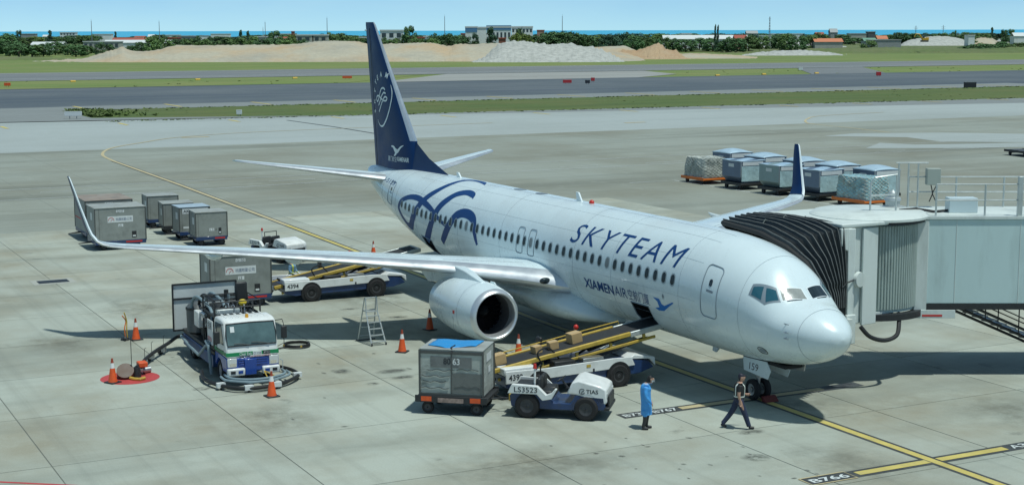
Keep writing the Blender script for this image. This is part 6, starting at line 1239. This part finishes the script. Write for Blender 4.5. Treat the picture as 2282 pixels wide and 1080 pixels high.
MB().ell((1.2, .25, 2.36), (.13, .15, .11), 14, 8).build('hard_hat', mat('yellow helmet', (.70, .52, .04), .3), tk); MB().b2(1.15, 1.40, -.72, .1, 2.02, 2.2).build('instrument_panel', GALV, tk, bev=.02)
MB().b2(.0, .4, .35, .75, 1.99, 2.25).b2(-.12, .0, .33, .77, 2.2, 2.85).build('operator_seat', BLACK, tk, bev=.08)
MB().tube([(-2.9, -1.0, .62), (-1.2, -1.12, .60), (.4, -1.15, .55), (1.0, -1.05, .95), (1.3, -.95, 1.1)], .05, 8).build('side_pipe', HOSE, tk); MB().tube([(.9, -1.0, 1.1), (1.35, -1.02, 1.0), (1.5, -1.02, .5), (1.55, -1.0, .1)], .06, 8).build('side_pipe', HOSE, tk)
for r_, z in ((1.10, .30), (.96, .36)):
    MB().tube(catmull([(3.0, -.95 * r_, z), (3.6, -.9 * r_, z), (4.05 + (r_ - 1) * .8, -.45, z), (4.15 + (r_ - 1) * .8, 0, z), (4.05 + (r_ - 1) * .8, .5, z), (3.6, 1.05 * r_, z), (3.0, 1.12 * r_, z)], 5), .045, 8).build('front_guard_pipe', HOSE, tk)
MB().tube([(3.35, .35, .45), (4.0, .3, .32), (3.9, .62, .34), (3.35, .35, .45)], .02, 6).build('yellow_bracket', YELLOW, tk); MB().tube([(3.3, .75, .4), (3.45, .98, .5), (3.45, .98, .75), (3.4, .9, .8)], .015, 6).build('hose_hook', GALV, tk)
# hoses on the ground
hz = thing('hydrant_hose', 'black fuelling hose on castors curving in front of the fuel truck', 'hose', (14.0, 14.0, 0))
def hp(b, n, m, par=hz): b.v = [(p[0] - 14, p[1] - 14, p[2]) for p in b.v]; return b.build(n, m, par)
path = catmull([(16.2, 15.35, .16), (15.1, 15.6, .15), (14.1, 15.5, .15), (13.3, 15.15, .15), (12.95, 14.7, .15), (12.9, 14.1, .15), (13.1, 13.5, .15), (13.5, 12.95, .15), (14.1, 12.5, .15), (15.0, 12.45, .15), (15.6, 12.8, .2)], 6); hp(MB().tube(path, .065, 10), 'hose', HOSEB)
for x, y in ((13.75, 15.38), (12.95, 14.65), (13.0, 13.65), (14.05, 12.55)):
    hp(MB().cyl((x, y, .0 + .12), (x, y, .26), .05, n=10).box((x, y, .17), (.16, .30, .16)), 'coupling', STICK); hp(MB().lathe([(-.025, .05), (-.025, .06), (.025, .06), (.025, .05)], (x, y, .062), 'y', 12).cyl((x, y - .02, .062), (x, y + .02, .062), .05, n=10), 'castor', BLACK)
h2 = thing('inlet_hose', 'dark hydrant hose running from the pit coupler to the truck', 'hose', (19.0, 16.0, 0))
def hq(b, n, m): b.v = [(p[0] - 19, p[1] - 16, p[2]) for p in b.v]; return b.build(n, m, h2)
hq(MB().tube(catmull([(17.35, 17.2, .28), (18.2, 16.9, .30), (19.0, 16.5, .30), (19.8, 16.0, .32), (20.7, 15.35, .35), (21.3, 14.8, .45), (20.9, 14.3, .6)], 6), .07, 10), 'hose', HOSEB)
for x, y in ((18.3, 16.85), (19.3, 16.35), (20.3, 15.65)):
    hq(MB().cyl((x, y, .12), (x, y, .30), .10, .11, 12), 'coupling', GREYALU); hq(MB().lathe([(-.03, .06), (-.03, .115), (.03, .115), (.03, .06)], (x + .1, y + .1, .117), 'x', 14).cyl((x + .08, y + .1, .117), (x + .12, y + .1, .117), .07, n=10), 'castor', BLACK); hq(MB().tube([(x, y, .3), (x, y, .72), (x + .15, y - .1, .72)], .010, 5), 'handle', BLACK)
pv = thing('hydrant_coupler', 'brown lidded hydrant coupler with red handle on the red pit circle', 'hydrant', (17.05, 17.45, 0))
MB().cyl((.15, .35, .04), (-.10, .42, .30), .30, .30, 24).build('pit_lid', mat('brown lid', (.10, .06, .04), .5, var=.2), pv); MB().cyl((0, 0, .01), (0, 0, .35), .16, .12, 14).cyl((0, 0, .3), (.4, -.2, .3), .10, n=10).build('coupler_body', BLACK, pv); MB().b2(.05, .45, -.42, -.1, .30, .48).build('red_cover', ORANGE, pv, bev=.03); MB().cyl((.45, -.3, .12), (.5, -.6, .12), .12, n=12).build('valve', GREYALU, pv); MB().cyl((-.05, .18, .2), (-.05, .18, 1.45), .014, n=6).build('flag_pole', BLACK, pv); MB().tube([(-.3, .3, .06), (-.5, .2, .05), (-.65, .05, .05), (-.55, -.15, .06)], .06, 8).build('yellow_sleeve', YELLOW, pv)
b = MB(); 
for z, r in ((.06, .50), (.12, .48)): b.tube([(19.35 + r * math.cos(t), 10.72 + r * math.sin(t), z) for t in [2 * math.pi * k / 32 for k in range(32)]], .035, 7, closed=True)
b.v = [(p[0] - 19.35, p[1] - 10.72, p[2]) for p in b.v]; b.tube(catmull([(-.1, .5, .05), (-.3, 1.2, .04), (-.7, 1.9, .05), (-1.0, 2.3, .3)], 4), .03, 6)
cl = b.build('coiled_cable', HOSEB, None, (19.35, 10.72, -.0)); tag(cl, 'black coiled cable loop on the ground right of the fuel truck', 'cable'); MB().box((0, .5, .09), (.07, .07, .1)).build('cable_tie', YELLOW, cl); MB().box((-.49, 0, .09), (.07, .07, .1)).build('cable_tie', YELLOW, cl)

# --- traffic cones
def cone(label, x, y, rz=0., h=.86):
    o = thing('traffic_cone', label, 'traffic cone', (x, y, .0), rz, 'orange traffic cones')
    k = h / .86
    MB().b2(-.22, .22, -.22, .22, .002, .045).build('base', BLACK, o, bev=.015); MB().lathe([(.045, .165), (.09, .15), (.52 * k, .082)], (0, 0, 0), 'z', 20).build('body', ORANGE, o); MB().lathe([(.52 * k, .0825), (.70 * k, .054)], (0, 0, 0), 'z', 20).build('reflective_band', CONEW, o); MB().lathe([(.70 * k, .054), (.82 * k, .036), (.86 * k, .034), (.86 * k, .002)], (0, 0, 0), 'z', 20).build('tip', mat('cone tip', (.33, .06, .03), .6), o)
cone('orange cone beside the yellow hook left of the truck', 23.6, 15.9, .2); cone('bright orange cone on the red hydrant circle', 16.55, 18.4, .5); cone('orange cone directly in front of the fuel truck', 12.05, 14.15, .1); cone('orange cone between the ladder and the grey container', 16.55, 7.5, .8); cone('orange cone just left of the engine cowl', 20.0, 4.8, .3); cone('orange cone seen behind the forward belt', 13.7, 4.0, .4); cone('orange cone partly hidden behind the wing', 39.85, -.8, .2)
hk = thing('bent_hook_pole', 'yellow and orange bent hose hook standing by the left cone', 'hook pole', (23.75, 16.2, 0)); MB().tube(catmull([(0, 0, .05), (0, .02, .45), (.05, 0, .75), (0, .1, 1.1)], 5), .025, 7).build('pole', YELLOW, hk); MB().tube(catmull([(0, .08, .05), (.02, .10, .45), (.07, .03, .75), (0, .18, .98)], 5), .022, 7).build('pole', ORANGE2, hk); MB().cyl((0, .1, .01), (0, .1, .10), .18, .14, 12).build('foot', BLACK, hk); MB().lathe([(-.03, .02), (-.03, .09), (.03, .09), (.03, .02)], (-.2, .15, .09), 'y', 14).build('castor', BLACK, hk)

# --- platform ladder
ld = thing('step_ladder', 'aluminium platform step ladder standing between truck and engine', 'ladder', (18.7, 7.85, 0), R(2))
def lp_(a, b, r=.03): return MB().cyl(a, b, r, n=8)
for y in (-.3, .3): lp_((-.62, y, .05), (.0, y * .8, 1.22)).build('front_rail', GALV, ld); lp_((.62, y * 1.1, .03), (.12, y * .8, 1.80), .026).build('rear_rail', GALV, ld); lp_((.0, y * .8, 1.22), (.05, y * .78, 1.78), .022).build('hand_rail', GALV, ld)
for k in range(5): f = (k + .4) / 5.; MB().box((-.62 + .62 * f, 0, .05 + 1.17 * f), (.10, .60 - .12 * f, .03)).build('tread', GALV, ld)
for k in range(4): f = (k + .5) / 5.; lp_((.62 - .5 * f, -.33 + .06 * f, .03 + 1.77 * f), (.62 - .5 * f, .33 - .06 * f, .03 + 1.77 * f), .016).build('rear_rung', GALV, ld)
MB().box((.13, 0, 1.24), (.34, .48, .03)).build('platform', GALV, ld); lp_((.06, -.24, 1.78), (.06, .24, 1.78), .022).build('top_bar', GALV, ld)
for y in (-.3, .3): MB().lathe([(-.02, .02), (-.02, .055), (.02, .055), (.02, .02)], (-.64, y, .056), 'y', 12).build('castor', BLACK, ld)
MB().box((.64, 0, .02), (.12, .8, .03)).build('stabiliser_bar', BLACK, ld)

# ------------------------------------------------------------------ people
SKIN = mat('skin', (.46, .27, .19), .55); HAIR = mat('black hair', (.012, .011, .011), .6)
GOWN = mat('blue protective gown', (.06, .33, .74), .5, var=.12, vscale=6, bump=.5, bscale=11); GOWNL = mat('pale collar', (.30, .45, .66), .5)
def person(name, label, loc, rz, J, rules, mats_):
    """one continuous remeshed body; J = list of (points, radii) limbs; rules(c) -> material index"""
    b = MB()
    for P, r in J: b.tube(catmull(P, 4) if len(P) > 2 else P, None or ([r_[0] for r_ in catmull([(q,) for q in r], 4)] if len(P) > 2 else r), 12)
        
    me = bpy.data.meshes.new('tmp'); me.from_pydata(b.v, [], b.f); ob = bpy.data.objects.new('tmp', me); col.objects.link(ob)
    rm = ob.modifiers.new('r', 'REMESH'); rm.mode = 'VOXEL'; rm.voxel_size = .0105; sm_ = ob.modifiers.new('s', 'SMOOTH'); sm_.iterations = 3; sm_.factor = .5
    m2 = bpy.data.meshes.new_from_object(ob.evaluated_get(bpy.context.evaluated_depsgraph_get())); bpy.data.objects.remove(ob)
    m2.name = 'person'; m2.materials.clear()
    for m in mats_: m2.materials.append(m)
    m2.polygons.foreach_set('material_index', [rules(p.center) for p in m2.polygons]); m2.polygons.foreach_set('use_smooth', [True] * len(m2.polygons))
    o = link(name, m2, None, loc, rz); return tag(o, label, 'person')
def hand(w, d, side, curl=.5, up=Vector((0, 0, 1))):
    """palm and five fingers from wrist w pointing along d"""
    w = Vector(w); d = Vector(d).normalized(); s = Vector(side).normalized(); n = d.cross(s); out = [([w, w + d * .05, w + d * .09], [.026, .032, .028])]
    for k, (o, l) in enumerate(((-.028, .068), (-.009, .078), (.010, .072), (.028, .056))):
        p = w + d * .085 + s * o; out.append(([p, p + d * l * .5 + n * l * .12, p + d * l * .85 + n * l * curl], [.0105, .0095, .008]))
    p = w + d * .03 - s * .03; out.append(([p, p + d * .035 - s * .022, p + d * .065 - s * .024 + n * .015], [.012, .011, .009])); return out
def head(c, tilt=0., hair=True):
    """head centred at c looking along +x, with nose, brow, chin and ears"""
    c = Vector(c); Rm = Matrix.Rotation(tilt, 3, 'Y'); q = lambda x, y, z: c + Rm @ Vector((x, y, z))
    return [([q(-.015, 0, -.115), q(-.02, 0, -.05), q(-.018, 0, .03), q(-.015, 0, .10), q(-.01, 0, .125)], [.055, .078, .092, .075, .03]), ([q(.03, 0, -.085), q(.05, 0, -.04), q(.06, 0, .03), q(.05, 0, .07)], [.040, .050, .050, .045]), ([q(.085, 0, .035), q(.108, 0, -.005), q(.118, 0, -.022)], [.010, .015, .016]), ([q(.07, 0, -.11), q(.085, 0, -.10)], [.026, .022]), ([q(-.005, .085, .015), q(-.005, .095, -.02)], [.020, .016]), ([q(-.005, -.085, .015), q(-.005, -.095, -.02)], [.020, .016]), ([q(-.03, 0, -.20), q(-.02, 0, -.09)], [.060, .055])]
# worker in blue gown, head bowed
J = head((.10, 0, 1.535), .32) + [([(-.01, 0, .80), (-.03, 0, .98), (-.04, 0, 1.18), (-.02, 0, 1.32), (.03, 0, 1.42)], [.165, .160, .165, .165, .075]), ([(-.03, -.13, 1.34), (-.03, .0, 1.36), (-.03, .13, 1.34)], [.085, .10, .085]), ([(.0, 0, .46), (-.01, 0, .62), (-.01, 0, .80)], [.175, .170, .165])]
for s in (-1, 1): J += [([(-.03, s * .17, 1.33), (-.05, s * .235, 1.08), (.10, s * .21, .88)], [.075, .062, .045]), ([(.0 + s * .07, s * .09, .62), (-.02 + s * .04, s * .09, .32), (-.06 + s * .06, s * .09, .07)], [.085, .062, .050]), ([(-.08 + s * .06, s * .09, .05), (.02 + s * .06, s * .10, .045), (.11 + s * .06, s * .105, .04)], [.045, .048, .036])] + hand((.10, s * .21, .88), (.55, -s * .25, -.75), (.1, s, 0), .5)
def ru(c):
    if c.z < .42: return 2
    if c.z > 1.47:
        hx = c.x - .10
        if c.z > 1.60 or hx < .005: return 3
        return 4 if (c.z < 1.535 and hx > .04) else 1
    if c.z > 1.415: return 5 if c.z < 1.445 else 1
    if c.z < .86 and c.x > .13 and abs(c.y) > .1: return 1
    return 0
pa = person('person', 'person in long blue gown and face mask looking down near the tug', (2.68, 5.33, .0), R(243), J, ru, [GOWN, SKIN, BLACK, HAIR, mat('white mask', (.72, .75, .76), .5), GOWNL])
fs = MB(); fs.loft([[(.235 - .02 * abs(a), .09 * a, 1.60 - .02) for a in (-1, -.5, 0, .5, 1)], [(.255 - .02 * abs(a), .10 * a, 1.45) for a in (-1, -.5, 0, .5, 1)]], False, False); fs.build('face_shield', mat('clear visor', (.30, .40, .44), .08, coat=.5), pa)
# marshaller striding with white harness
TROU = mat('navy trousers', (.022, .032, .070), .7, var=.2, vscale=9, bump=.4, bscale=14); SHIRT = mat('black shirt', (.014, .017, .018), .7, bump=.4, bscale=14); BAND = mat('white harness', (.66, .70, .64), .5); CAP = mat('dark cap', (.020, .020, .035), .6)
J = head((.06, 0, 1.60), .02) + [([(-.01, 0, .92), (.0, 0, 1.05), (.01, 0, 1.22), (.01, 0, 1.36), (.015, 0, 1.46)], [.165, .172, .178, .168, .075]), ([(.01, -.14, 1.38), (.01, .0, 1.40), (.01, .14, 1.38)], [.080, .09, .080]), ([(-.02, 0, .86), (-.01, 0, .98)], [.150, .150])]
J += [([(.0, -.09, .90), (.16, -.095, .50), (.30, -.10, .10)], [.112, .088, .070]), ([(.29, -.10, .06), (.37, -.10, .055), (.46, -.105, .05)], [.045, .046, .034]), ([(-.03, .09, .90), (-.20, .095, .52), (-.48, .10, .14)], [.112, .086, .068]), ([(-.52, .10, .13), (-.45, .10, .075), (-.36, .105, .045)], [.042, .046, .034])]
J += [([(.0, -.19, 1.37), (-.05, -.235, 1.12), (.0, -.23, .90)], [.068, .050, .034])] + hand((.0, -.23, .90), (.1, .05, -1), (1, 0, 0), .6) + [([(.0, .19, 1.37), (.02, .235, 1.13), (.24, .22, 1.02)], [.068, .050, .034])] + hand((.24, .22, 1.02), (1, -.05, .1), (0, 0, 1), .7)
def rv(c):
    if c.z > 1.50:
        if c.z > 1.635 or (c.x < .02 and c.z > 1.57): return 4
        return 3 if c.x < .015 else 2
    if c.z > 1.445: return 2
    if abs(c.y) > .185 and c.z < 1.20: return 2
    if c.z > .97:
        if 1.0 < c.z < 1.045: return 5
        if c.z > 1.05 and abs(abs(c.y) - .10) < .020: return 5
        return 1
    if c.z < .11: return 6
    return 0
pb = person('person', 'person striding in black shirt with white reflective harness near the nose wheel', (1.42, 2.80, .0), R(243), J, rv, [TROU, SHIRT, SKIN, HAIR, CAP, BAND, BLACK])
cp = MB(); cp.tube([(.12, -.05, 1.665), (.21, 0, 1.65), (.12, .05, 1.665)], .012, 6); cp.build('cap_brim', CAP, pb)
# loader by the rear belt
UNI = mat('light blue uniform', (.16, .30, .42), .7, bump=.3, bscale=12); HIV = mat('hi vis yellow', (.55, .60, .10), .5)
J = head((.06, 0, 1.58), .25) + [([(-.02, 0, .90), (.0, 0, 1.05), (.02, 0, 1.22), (.03, 0, 1.34), (.035, 0, 1.44)], [.150, .155, .165, .160, .07]), ([(.02, -.14, 1.36), (.02, .0, 1.38), (.02, .14, 1.36)], [.080, .09, .080])]
for s in (-1, 1): J += [([(-.01, s * .09, .90), (.02, s * .095, .50), (-.02, s * .10, .08)], [.095, .068, .050]), ([(-.04, s * .10, .05), (.04, s * .10, .05), (.13, s * .105, .045)], [.045, .046, .034]), ([(.02, s * .19, 1.35), (.06, s * .235, 1.10), (.28, s * .16, .98)], [.068, .050, .034])] + hand((.28, s * .16, .98), (.9, -s * .1, -.3), (0, s * .3, 1), .6)
def rw2(c):
    if c.z > 1.47:
        if c.z > 1.62 or (c.x < .02 and c.z > 1.56): return 4
        return 3 if c.x < .015 else 2
    if c.z > 1.42: return 2
    if c.x > .24 and c.z < 1.08 and c.z > .8: return 5
    if c.z > .95: return 6 if (abs(abs(c.y) - .10) < .03 or 1.0 < c.z < 1.05) else 1
    return 7 if c.z < .10 else 0
person('person', 'person in light blue uniform and cap tending the rear belt loader', (30.72, 6.95, .0), R(215), J, rw2, [TROU, UNI, SKIN, HAIR, UNI, STICK, HIV, BLACK])
